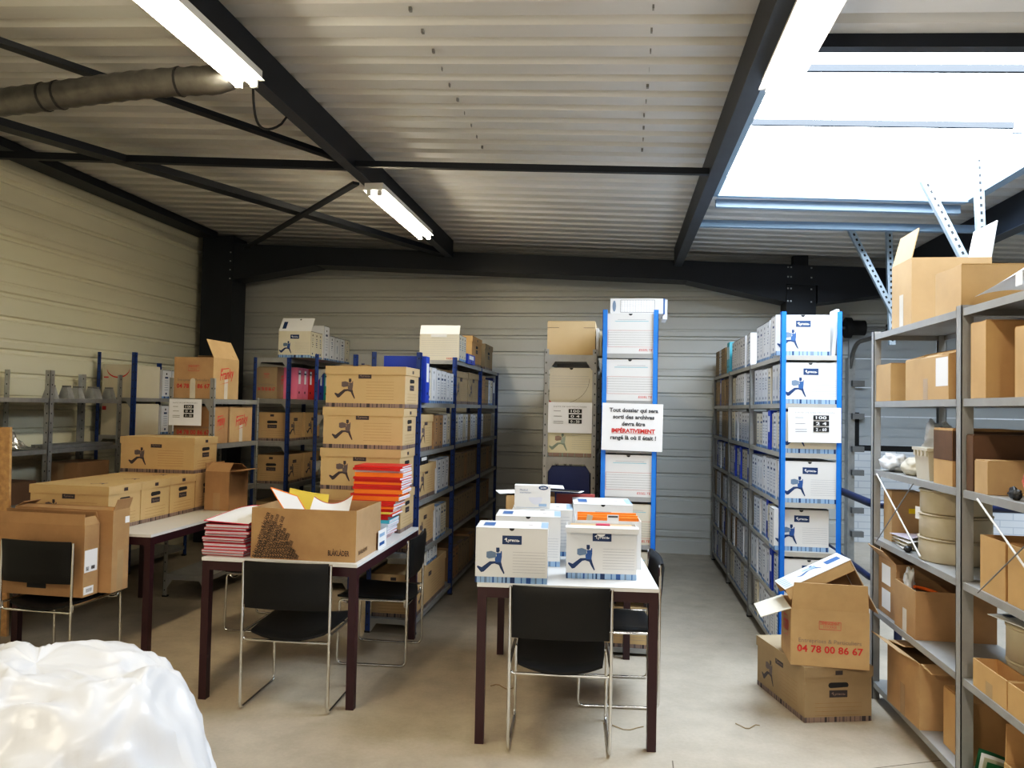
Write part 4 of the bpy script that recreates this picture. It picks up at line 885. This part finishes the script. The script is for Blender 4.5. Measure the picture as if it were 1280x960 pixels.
# papers curling out of it
for k, (x, c, lb, h0) in enumerate(((-1.87, ORANGE, 'white curling sheet with orange edge rising out of the lettered carton', .12), (-1.72, REDL, 'white curling sheet with pink edge sagging out of the lettered carton', .06), (-1.9, YEL, 'yellow folder slanting in the lettered carton', .03))):
    mb = MB(); fn = lambda u, v: Vector((u * .24, .05 * v, .2 + .09 + (h0 * (1 - u) ** 1.6 * v if k != 1 else h0 * abs(u - .45) * 1.6 * v) - .2 * (1 - v)))
    if k == 0: fn = lambda u, v: Vector((.02 + .13 * u - .05 * v + .09 * (1 - v) , .06 * u, .17 + .18 * v ** 1.2 - .05 * u))
    if k == 1: fn = lambda u, v: Vector((.23 * u, .08 * v, .19 + .06 * v + .045 * (2 * u - .9) ** 2 * v))
    mb.grid(fn, 14, 10, PAPER if k < 2 else YEL); mb.grid(lambda u, v: fn(u, v) + Vector((0, .002, 0)), 14, 10, PAPER if k < 2 else YEL, flip=True)
    mb.tube([fn(i / 14, 1) + Vector((0, .001, 0)) for i in range(15)], .003, c, 6)
    if k == 0: mb.tube([fn(1, i / 10) + Vector((0, .001, 0)) for i in range(11)], .003, c, 6); mb.tube([fn(0, i / 10) + Vector((0, .001, 0)) for i in range(11)], .003, c, 6)
    tag(mb.build('document_sheet', None, (x, 4.0 + .1 * k, T + .02)), lb, 'paper', 'papers in the lettered carton')
# crimson folders at the front corner
def make_folder(nm, m, wd, dp, th, pm):
    t = thing('document_folder', nm, 'folder', (0, 0, 0))
    mb = MB(); mb.box(0, wd, 0, dp, 0, .0025, m); mb.box(0, wd, 0, dp, th - .0025, th, m); mb.box(0, wd, -.003, 0, 0, th, m); mb.build('cover', t)
    mb = MB(); r = random.Random(int(th * 1e4)); n = 3
    for k in range(n): mb.box(.004, wd + .004 * r.random(), .002, dp - .004, .0027 + (th - .0054) * k / n, .0027 + (th - .0054) * (k + .86) / n, pm[k % len(pm)])
    mb.build('papers', t); return t
protos = {}
def folder(key, nm, m, wd, dp, th, pm, label, loc, rz, group, rot=None):
    if key not in protos:
        protos[key] = make_folder(label, m, wd, dp, th, pm); o = protos[key]; o.location = loc; o.rotation_euler = rot or (0, 0, rz); o['group'] = group; return o
    return dup(protos[key], label, loc, rz, group, rot)
z = T + .002; rf = random.Random(8)
for k in range(10):
    th = .015 if k % 3 else .018
    folder('crim%d' % (k % 3 == 0), 'crimson', CRIM, .245, .32, th, (PAPER, LILAC, PAPER), 'crimson folder full of lilac papers, %s from the table in the corner pile' % ORD[k], (-1.99 + .01 * rf.random() + .0012 * k, 3.885 + .32 + .02 * rf.random(), z), R(180 + rf.uniform(-3, 3)), 'crimson folders at the corner of the middle table'); z += th + .0012
mb = MB(); fn = lambda u, v: Vector((u * .25, v * .31, .004 + .085 * v * (.3 + .9 * u * (1.35 - u)) + .012 * (1 - v) * (1 - u)))
mb.grid(fn, 12, 12, PAPER); mb.grid(lambda u, v: fn(u, v) + Vector((0, 0, -.0012)), 12, 12, CRIM, flip=True); mb.tube([fn(i / 12, 0) for i in range(13)], .003, CRIM, 6); mb.tube([fn(0, i / 12) for i in range(13)], .003, CRIM, 6); mb.tube([fn(i / 12, 1) for i in range(13)], .003, CRIM, 6)
tag(mb.build('document_sheet', None, (-2.222, 3.885, z), rot=(0, 0, R(1))), 'large curling white sheet with red rim on top of the crimson folders', 'paper')
# tall fanned pile of red and orange folders
seq = [('r', .018), ('w', .012), ('r', .016), ('l', .03), ('l', .026), ('c', .02), ('r', .02), ('r', .014), ('y', .012), ('r', .018), ('o', .014), ('r', .018), ('r', .014), ('o', .026), ('r', .012), ('o', .026), ('r', .014), ('r', .014), ('o', .014), ('r', .014), ('r', .014), ('o', .026), ('p', .012), ('r', .014), ('r', .012)]
FM = {'r': (RED, 'red'), 'o': (ORANGE, 'orange'), 'w': (PAPER, 'white'), 'l': (mat('pale_blue_folder', (.55, .68, .85), .5), 'pale blue'), 'c': (CYAN, 'cyan'), 'y': (YEL, 'yellow'), 'p': (LILAC, 'lilac')}
z = T + .002; tot = len(seq)
for k, (c_, th) in enumerate(seq):
    q = k / tot; x = -1.735 + .12 * min(1, q * 1.5) - .02 * max(0, q - .8) + rf.uniform(-.012, .012)
    m, nm = FM[c_]
    folder((c_, th), nm, m, .305, .225, th, (PAPER, LILAC, PAPER), '%s folder, %s from the table in the tall fanned pile' % (nm, ORD[k]), (x, 4.545 + .02 * q + rf.uniform(-.006, .006), z), R(rf.uniform(-3, 3)), 'folders of the tall fanned pile'); z += th + .0012
# stack of four lidded containers
z = T + .001
for k, (dx, lb) in enumerate(((.0, 'lowest of the four big containers stacked on the middle table'), (-.008, 'second container up in the stack of four on the middle table'), (.002, 'third container up in the stack of four on the middle table'), (.014, 'topmost of the four big containers stacked on the middle table'))):
    container('tan running-man container, ' + lb, .545, .325, .272, (-1.678 + dx, 5.02, z), R((.5, -.6, .3, -.4)[k]), TAN, 'stack of four containers'); z += .2735
# ------------------------------------------------------------------ side table: row of containers and an open carton
for k in range(4):
    container('tan lidded container, %s from the near end of the row on the side table' % ORD[k], .55, .325, .285, (-3.47, 4.606 + .335 * k, T + .001), 0, TAN, 'row of containers on the side table')
container('tan running-man container sitting crosswise on top of the row on the side table', .6, .34, .272, (-3.5, 5.58, T + .287), R(1), TAN, None)
carton('tall brown carton with one flap raised at the far end of the side table', .2, .3, .3, (-3.055, 5.66, T + .001), 0, {'f': (-50, .1), 'r': (86, .1), 'l': (5, .06), 'b': (-60, .1)}, m=CARD2, tape='f')
# ------------------------------------------------------------------ chairs
ch = make_chair('black chair with its back to the viewer at the table of white boxes'); ch.location = (-.25, 3.555, 0); ch.rotation_euler = (0, 0, R(3.5))
for lb, loc, rz in (('black chair at the side of the table of white boxes, facing under it', (.215, 4.42, 0), 95), ('black chair with its back to the viewer at the middle table', (-1.69, 3.775, 0), 2), ('black chair at the side of the middle table near the shaded-blue rack', (-1.275, 4.79, 0), 93), ('black chair beyond the middle table seen only by its chrome front legs', (-2.27, 5.26, 0), 90), ('black chair holding two large flat cartons by the side table', (-3.33, 4.02, 0), -2)):
    dup(ch, lb, loc, R(rz), 'black and chrome sled-base chairs')
# large flat cartons standing on the last chair
carton('open flat brown carton with white labels standing on the chair against its back', .64, .125, .42, (-3.41, 4.17, .434), R(-1.5), {'f': (-8, .065), 'b': (-12, .07), 'l': (-20, .05), 'r': (-25, .05)}, m=CARD2, tape='', prints=lambda mb, w, d, h: (mb.rect(front(-w / 2, -d / 2, 0), w * .42, w * .62, h * .1, h * .2, HOLE), mb.rect(right(w / 2, -d / 2, 0), d * .05, d * .9, h * .34, h * .65, PAPER), mb.rect(right(w / 2, -d / 2, 0), d * .15, d * .35, h * .36, h * .42, GREYP), mb.rect(right(w / 2, -d / 2, 0), d * .5, d * .75, h * .37, h * .42, GREYP), mb.rect(right(w / 2, -d / 2, 0), d * .05, d * .7, h * .03, h * .14, PAPER), mb.rect(right(w / 2, -d / 2, 0), d * .2, d * .6, h * .06, h * .11, GREYP)))
carton('taller flat brown carton with a white sticker standing behind the labelled one on the chair', .68, .15, .495, (-3.345, 4.32, .434), R(-2), {'r': (20, .07), 'f': (-80, .06), 'l': (-60, .06)}, m=CARD2, tape='r', prints=lambda mb, w, d, h: (mb.rect(front(-w / 2, -d / 2, 0), w * .3, w * .46, h * .86, h * .92, PAPER), mb.rect(front(-w / 2, -d / 2, 0), w * .31, w * .34, h * .875, h * .9, GREYP), mb.rect(right(w / 2, -d / 2, 0), d * .72, d * .98, h * .82, h * .9, PAPER)))
# ------------------------------------------------------------------ floor: container, removal carton, tilted lid
container('long tan container standing on the floor under the removal carton', .55, .37, .285, (1.085, 4.47, .001), R(-75), TAN2, None)
t = carton('open removal carton with red phone number perched on the floor container', .385, .3, .29, (1.11, 4.32, .288), R(-2.5), {'f': (4, .14), 'l': (112, .16)}, m=CARD, prints=removal, tape='', fm={'l': CREAM})  # pale board on the left flap paints in the strong light there
t = thing('storage_box', 'tilted white and blue open-sided box lying on the open removal carton', 'box', (.885, 4.2, .668), rot=(R(-3), R(-27), R(2)))
W_, D_, H_ = .37, .25, .3
mb = MB(); mb.box(0, W_, 0, D_, .001, .004, WHITE); mb.box(0, W_, 0, D_, -.002, 0, CARD); tp = top(0, 0, .004)
mb.rect(tp, .27, .35, .1, .18, MIDB, .001); man(mb, tp, .1, .09, .14, (MIDB, LTB, LTB, LTB))
for k in range(6): mb.rect(tp, .005, .05, .02 + k * .038, .04 + k * .038, LTB, .001)
mb.build('panel', t)
mb = MB(); mb.box(.0, W_ - .005, .0, .003, -.055, -.003, CARD); mb.build('front_rim', t)
mb = MB(); mb.box(W_ + .001, W_ + .003, 0, D_, -H_, .004, WHITE); mb.box(W_ - .003, W_, 0, D_, -H_, -.003, CARD); mb.build('side_panel', t)
mb = MB(); fr = front(0, D_, 0); mb.poly(fr, ((0, -.003), (W_ - .004, -.003), (W_ - .004, -.2), (W_ * .45, -.1), (0, -.06)), CARD, 0); mb.build('rear_rim', t)
for k, (x, y, L) in enumerate(((-.7, 4.35, .14), (-.05, 3.92, .2), (.62, 4.05, .12))):
    P = [(x + L * q / 6, y + .03 * math.sin(q * 1.1 + k), .004) for q in range(7)]
    tag(MB().tube(P, .0025, TAN2, 5).build('string_scrap'), 'thin curved scrap of string on the floor %s' % ('under the table of white boxes', 'between the chair legs', 'in the open aisle')[k], 'string')
# ------------------------------------------------------------------ big plastic bag
def bag():
    t = thing('plastic_bag', 'large stuffed translucent white plastic bag on the floor at the near corner', 'bag', (-1.73, 2.1, 0))
    from mathutils import noise
    mb = MB(); nu, nv = 120, 90
    def fn(u, v):
        a = u * 2 * math.pi; ph = v * math.pi * .5; r = math.cos(ph) ** .52 if v < 1 else 0.0; z = .80 * math.sin(ph) ** .8
        d = Vector((math.cos(a) * r, math.sin(a) * r, math.sin(ph)))
        n = noise.noise(d * 2.1 + Vector((3, 1, 2))) * .07
        e = Vector((d.x, d.y, d.z * .55)); wv = Vector((noise.noise(d * 3), noise.noise(d * 3 + Vector((5, 5, 5))), 0)) * .25
        k = abs(noise.noise((e + wv) * 2.6 + Vector((7, 0, 0)))) * .1 + abs(noise.noise((e + wv) * 6.5)) * .034 + abs(noise.noise((e + wv) * 15)) * .009
        g = 1 + n - k
        pk = math.exp(-((d.x + .2) ** 2 + (d.y - .05) ** 2) / .03) * .035
        return Vector((.585 * d.x * g * (1 + .05 * math.sin(z * 7)), .5 * d.y * g, max(.002, z * (g + .03) + pk)))
    mb.grid(fn, nu, nv, BAGM); o = mb.build('film', t)
    return t
bag()
# ------------------------------------------------------------------ grey shelving at the near side
XA, XB = 1.44, 1.83; YA = [4.62, 3.51, 2.4]
t = thing('shelving_rack', 'grey steel shelving near the viewer crowded with cartons and drums', 'rack', (XA, 0, 0)); W7 = XB - XA
Z7 = [2.06, 1.675, 1.29, .905, .506, .1]
for y, s in ((4.62, -1), (3.51, -1), (2.4, 1)):
    for xx, sx in ((0, 1), (W7, -1)):
        mb = MB(); a = .05 if y != 4.62 else .04
        mb.box(min(xx, xx + sx * a), max(xx, xx + sx * a), min(y, y + s * .004), max(y, y + s * .004), 0, 2.075, GREYSD)
        mb.box(min(xx, xx + sx * .004), max(xx, xx + sx * .004), min(y, y + s * a), max(y, y + s * a), 0, 2.075, GREYS)
        mb.box(min(xx, xx + sx * a), max(xx, xx + sx * a), y + s * a - .003 if s > 0 else y - a, y + s * a if s > 0 else y - a + .003, 0, 2.075, GREYS)
        mb.build('post', t)
for y0, y1 in ((3.515, 4.615), (2.405, 3.455)):
    for z in Z7:
        mb = MB(); mb.box(.006, W7 - .006, y0, y1, z - .004, z, GREYS); mb.box(.006, .01, y0, y1, z - .032, z - .004, GREYS); mb.box(W7 - .01, W7 - .006, y0, y1, z - .032, z - .004, GREYS); mb.box(.01, W7 - .01, y0, y0 + .004, z - .032, z - .004, GREYS); mb.box(.01, W7 - .01, y1 - .004, y1, z - .032, z - .004, GREYS); mb.build('shelf', t)
for y, m in ((4.5, WHITEM), (3.3, WHITEM)):
    mb = MB(); mb.tube([(-.006, y, 1.27), (-.006, y - .62, .93)], .004, m, 6); mb.build('brace_rod', t)
    mb = MB(); mb.tube([(-.012, y - .55, 1.27), (-.012, y - .02, .9)], .003, GREYSD, 6); mb.build('brace_rod', t)
def open_box(label, x, y, z, w, d, h, m=CARDO, rz=0, flaps=None, **k):    # x,y = near-left corner seen from the aisle
    return carton(label, w, d, h, (x + w / 2, y + d / 2, z + .001), R(rz), flaps, m=m, **k)
G = 'of the grey shelving'
# top
carton('tall open carton with white inner flap up on top of the near grey shelving', .38, .28, .345, (1.66, 4.24, 2.061), 0, {'l': (-14, .16), 'r': (10, .19), 'b': (-75, .1)}, m=CARDO, tape='l', tapem=CLEAR, fm={'r': WHITE})
carton('orange carton in front of the tall open one on top of the near shelving', .36, .26, .2, (1.645, 3.66, 2.061), R(1), m=CARDO, tape='', closed=True)
t = thing('aluminium_duct_bend', 'shiny aluminium duct piece lying on top of the near grey shelving', 'duct', (1.64, 3.17, 2.061))
mb = MB(); fn = lambda u, v: Vector((-.18 + .36 * u, .2 - .5 * v, .0 + .095 * math.sin(math.pi * u) ** .5 + .002))
mb.grid(lambda u, v: Vector((-.17 + .34 * u, .24 - .5 * v, (.07 + .1 * v) * math.sin(math.pi * (.08 + .84 * u)) ** .4 + .0)), 12, 14, ALU); mb.grid(lambda u, v: Vector((-.17 + .34 * u, .24 - .5 * v, 0)), 2, 2, ALU, flip=True); mb.build('shell', t)
mb = MB(); mb.rect(left(-.172, -.1, .03), 0, .05, 0, .05, PAPER); mb.build('sticker', t)
# shelf 1.675
z = 1.675
open_box('closed carton at the far end of the second shelf ' + G, 1.45, 4.335, z, .3, .23, .2, CARDO, closed=True, tape='')
open_box('long carton with a white paper label on the second shelf ' + G, 1.45, 3.61, z, .33, .51, .2, CARDO, prints=lambda mb, w, d, h: mb.rect(left(-w / 2, -.12, 0), 0, .13, h * .3, h * .95, PAPER), tape='l', flaps={'l': (-70, .1), 'r': (-80, .12), 'f': (-86, .15), 'b': (-88, .2)})
open_box('tall orange carton beside the near post on the second shelf ' + G, 1.455, 3.275, z, .34, .13, .31, CARDO, closed=True, tape='')
open_box('narrow orange carton behind the grey tool on the second shelf ' + G, 1.47, 2.95, z, .3, .13, .26, CARDO, closed=True, tape='')
t = thing('power_tool', 'grey and black tool standing in front of the narrow carton on the second shelf', 'tool', (1.5, 2.86, z + .001))
mb = MB(); mb.tube([(0, 0, 0), (0, 0, .02), (0, 0, .13)], .03, BLACK, 12, rfun=lambda i: (.05, .05, .022)[i]); mb.build('handle', t)
mb = MB(); mb.tube([(-.05, 0, .16), (-.02, 0, .165), (.06, 0, .165), (.11, 0, .16)], .035, GREYSD, 14, rfun=lambda i: (.022, .036, .04, .03)[i]); mb.build('head', t)
# shelf 1.29
z = 1.29
from mathutils import noise as _nz
def crumple(label, loc, sx, sy, sz, m, name, cat, seed=0, ka=.35, rz=0):
    mb = MB()
    def fn(u, v):
        a = u * 2 * math.pi; ph = (v - .5) * math.pi; d = Vector((math.cos(a) * math.cos(ph), math.sin(a) * math.cos(ph), math.sin(ph)))
        g = 1 + ka * _nz.noise(d * 1.7 + Vector((seed, 0, 0))) + ka * .6 * abs(_nz.noise(d * 4.5 + Vector((0, seed, 0))))
        return Vector((d.x * sx * g, d.y * sy * g, max(0.0, sz + d.z * sz * g)))
    mb.grid(fn, 40, 24, m); return tag(mb.build(name, None, loc, rz), label, cat)
crumple('crumpled clear plastic bag lying low on the third shelf ' + G, (1.51, 4.44, z + .001), .06, .1, .05, POLY, 'plastic_bag', 'bag', 2)
crumple('knotted white plastic bag standing up on the third shelf ' + G, (1.71, 4.36, z + .001), .07, .09, .13, POLY, 'plastic_bag', 'bag', 5, .55)
crumple('cream wrapped bundle in clear film on the third shelf ' + G, (1.52, 4.19, z + .001), .05, .1, .045, CREAM, 'wrapped_bundle', 'bundle', 8, .25)
t = thing('storage_bin', 'beige plastic bin with ribbed rim on the third shelf ' + G, 'bin', (1.46, 3.86, z + .001))
mb = MB(); mb.hexa([(.01, .01, 0), (.2, .01, 0), (.2, .16, 0), (.01, .16, 0), (0, 0, .14), (.21, 0, .14), (.21, .17, .14), (0, .17, .14)], BEIGE); mb.build('body', t)
mb = MB(); mb.box(-.008, .218, -.008, .178, .141, .155, BEIGE)
for q in range(4): mb.box(-.006, .0, .01 + q * .045, .03 + q * .045, .115, .141, BEIGE)
mb.build('lid', t)
open_box('beige carton behind the ribbed bin on the third shelf ' + G, 1.69, 3.83, z, .12, .26, .22, CREAM, closed=True, tape='')
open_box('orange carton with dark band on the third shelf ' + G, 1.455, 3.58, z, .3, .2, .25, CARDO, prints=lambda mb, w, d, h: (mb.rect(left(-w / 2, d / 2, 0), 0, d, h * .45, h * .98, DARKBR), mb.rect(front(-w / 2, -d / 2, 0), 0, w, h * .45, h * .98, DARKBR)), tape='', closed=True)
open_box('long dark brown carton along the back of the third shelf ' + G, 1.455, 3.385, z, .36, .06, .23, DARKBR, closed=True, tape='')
open_box('tan carton in front of the dark one on the third shelf ' + G, 1.455, 3.26, z, .34, .11, .13, CARD, closed=True, tape='f')
hp = [(1.47 + .02 * math.cos(a * .42), 2.86 + .2 * math.cos(a * .42), z + .075 + .062 * math.sin(a * .42)) for a in range(15)]
tag(MB().tube(hp, .006, HOSE, 8, closed=True).build('rubber_hose'), 'looped pink hose on the edge of the third shelf of the near shelving', 'hose')
t = thing('hand_torch', 'yellow and black hand torch lying inside the pink hose loop', 'torch', (1.53, 2.78, z + .032))
mb = MB(); mb.tube([(0, 0, 0), (0, .1, 0), (0, .11, 0), (0, .15, 0)], .02, YELP, 12, rfun=lambda i: (.018, .018, .028, .03)[i]); mb.build('body', t); mb = MB(); mb.tube([(0, .152, 0), (0, .16, 0)], .03, BLACK, 12); mb.build('head', t)
crumple('black cable bundle at the edge of the third shelf near the pink hose', (1.48, 3.1, z + .001), .015, .035, .022, BLACK, 'cable_bundle', 'cable', 4, .4)
# shelf .905
z = .905
open_box('small tan carton with yellow strap on the fourth shelf ' + G, 1.495, 4.445, z, .16, .125, .27, CARD, prints=lambda mb, w, d, h: mb.rect(front(-w / 2, -d / 2, 0), w * .55, w, h * .58, h * .68, YELP), tape='', closed=True)
for k in range(4):
    mb = MB(); fn = lambda u, v: Vector((.0 + .2 * u, .22 * v, .012 * k + .045 * (1 - v) * u * (.4 + .3 * k) + .004)); mb.grid(fn, 8, 8, (PAPER, CREAM, PAPER, LILAC)[k]); mb.grid(lambda u, v: fn(u, v) - Vector((0, 0, .003)), 8, 8, CREAM, flip=True)
    tag(mb.build('catalogue', None, (1.465 + .01 * k, 4.17 + .02 * (k % 2), z + .003 + .004 * k), R(4 * k - 6)), 'pale catalogue, %s from the bottom of the loose pile on the fourth shelf' % ORD[k], 'catalogue', 'loose catalogues')
crumple('small black knob lying before the round drums on the fourth shelf', (1.465, 4.12, z + .001), .02, .02, .017, BLACK, 'black_knob', 'knob', 9, .1)  # a small loose knob of black plastic
def drum(label, x, y, z, r, h, lid=True, reel=False):
    t = thing('cardboard_drum', label, 'drum', (x, y, z))
    mb = MB(); mb.lathe([(0.001, 0), (r * .97, 0), (r, .006), (r, h - .01), (r * .985, h - .001), (.001, h - .001)], DRUM, 36); mb.build('body', t)
    mb = MB(); mb.lathe([(.001, h), (r * 1.03, h), (r * 1.03, h + .006), (r * .5, h + .008), (.001, h + .008)], CREAM if lid else DRUM, 36); mb.build('lid', t)
    if reel:
        mb = MB(); mb.lathe([(r * .3, h + .009), (r * .38, h + .014), (r * .42, h + .009)], GALV, 24); mb.build('reel_hub', t)
    return t
hh = .105
for k, lb in enumerate(('lowest', 'middle', 'topmost')):
    drum('round grey-board drum, %s of the stack of three by the near post' % lb, 1.615, 3.94, z + .001 + k * (hh + .009), .158 - .003 * k, hh, k == 2)
mb = MB(); mb.rect(Fr((1.456, 4.0, z + .19), (.3, -.95, 0), (0, 0, 1)), 0, .05, 0, .06, PAPER); tag(mb.build('paper_label', None), 'white paper label on the middle drum of the stack of three', 'label')
crumple('black bundled hose filling the back of the fourth shelf', (1.745, 3.08, z + .001), .04, .16, .12, BLACK, 'hose_bundle', 'hose', 3, .3)
for k in range(5):
    tag(MB().tube([(1.6 + .02 * k, 3.2 - .6 * q / 8, z + .27 + .018 * k - .02 * math.sin(q * .6 + k)) for q in range(9)], .008, (BLACK, YELP, BLACK, YELP, GREEN)[k], 6).build('cable'), '%s cable draped over the black hose bundle, %s from the aisle' % (('black', 'yellow', 'black', 'yellow', 'green')[k], ORD[k]), 'cable', 'draped cables') if k in (1, 3, 4) else None
open_box('open orange carton on the fourth shelf just behind the white brace rod', 1.455, 3.12, z, .2, .2, .22, CARDO, tape='')
open_box('second open orange carton on the fourth shelf, nearer the frame edge', 1.455, 2.74, z, .2, .36, .22, CARDO, tape='')
# shelf .506
z = .506
open_box('open carton with raised flaps behind the wide one on the fifth shelf', 1.47, 4.3, z, .3, .27, .3, CARD2, flaps={'l': (45, .09), 'b': (5, .05)}, tape='', prints=lambda mb, w, d, h: (mb.rect(left(-w / 2, d / 2, 0), d * .2, d * .7, h * .1, h * .45, PAPER), mb.rect(left(-w / 2, d / 2, 0), d * .2, d * .7, h * .55, h * .9, PAPER)))
open_box('wide open brown carton of orange cable on the fifth shelf ' + G, 1.45, 3.98, z, .37, .28, .235, CARD2, flaps=None, tape='l', tapem=CLEAR)
tag(MB().tube(arc_path([(1.55 + .07 * math.cos(a * .7), 4.11 + .07 * math.sin(a * .7), z + .03 + .009 * a) for a in range(22)], .01, 2), .009, ORANGE, 6).build('cable_coil'), 'orange cable coil inside the wide open brown carton', 'cable')
crumple('clear film wad at the corner of the wide open brown carton', (1.5, 4.2, z + .16), .025, .03, .07, POLY, 'plastic_film', 'film', 6, .5)
drum('round grey-board drum with steel reel hub under the fourth shelf by the post', 1.69, 3.3, z + .13, .136, .13, False, True); drum('lower grey-board drum half hidden by the orange trays', 1.69, 3.3, z + .001, .134, .12, False)
mb = MB(); mb.box(0, .16, 0, .22, 0, .003, PAPER); mb.rect(top(0, 0, .003), .05, .15, .16, .2, NAVY, .001); tag(mb.build('leaflet', None, (1.57, 3.2, z + .278), R(12)), 'white leaflet lying on the drum with the steel hub', 'leaflet')
open_box('shallow open orange carton on the fifth shelf in front of the drum', 1.45, 3.1, z, .095, .27, .11, CARDO, tape='l')
open_box('second shallow open orange carton on the fifth shelf at the frame edge', 1.45, 2.78, z, .25, .31, .11, CARDO, tape='l')
open_box('small orange carton in shadow at the back of the fifth shelf', 1.74, 2.8, z, .08, .28, .2, CARDO, tape='', closed=True)
# shelf .1
z = .1
open_box('big open carton with spread flaps on the lowest shelf ' + G, 1.435, 3.92, z, .36, .38, .31, CARD, rz=3, flaps={'f': (100, .1), 'l': (62, .1), 'b': (-84, .18), 'r': (-84, .15)}, tape='l')
open_box('small tan carton behind the near post on the lowest shelf ' + G, 1.5, 3.56, z, .3, .22, .26, CARDO, closed=True, tape='')
open_box('tan carton in shadow past the near post on the lowest shelf ' + G, 1.66, 3.18, z, .16, .24, .26, CARD2, closed=True, tape='')
open_box('open carton with one raised flap low at the corner of the frame', 1.46, 2.72, z, .34, .42, .2, CARDO, flaps={'b': (4, .14), 'f': (-30, .12)}, tape='l')
for k, (m, lb) in enumerate(((GREEN, 'green folder'), (CREAM, 'cream folder'), (PAPER, 'white sheet'), (GREEN, 'second green folder'))):
    mb = MB(); fn = lambda u, v: Vector((.24 * v - .0, .02 * u, .03 + .16 * u + .02 * math.sin(v * 3))) if False else Vector((-.03 + .17 * v, .06 * u + .02 * math.sin(v * 3), .17 * (1 - u) * (1 - .35 * v) + .003))
    mb.grid(fn, 6, 10, m); mb.grid(lambda u, v: fn(u, v) + Vector((0, .003, 0)), 6, 10, m, flip=True)
    tag(mb.build('paper_folder', None, (1.455 + .008 * k, 3.19 + .042 * k, z + .002)), '%s leaning beside the open carton on the lowest shelf' % lb, 'folder', 'leaning papers')
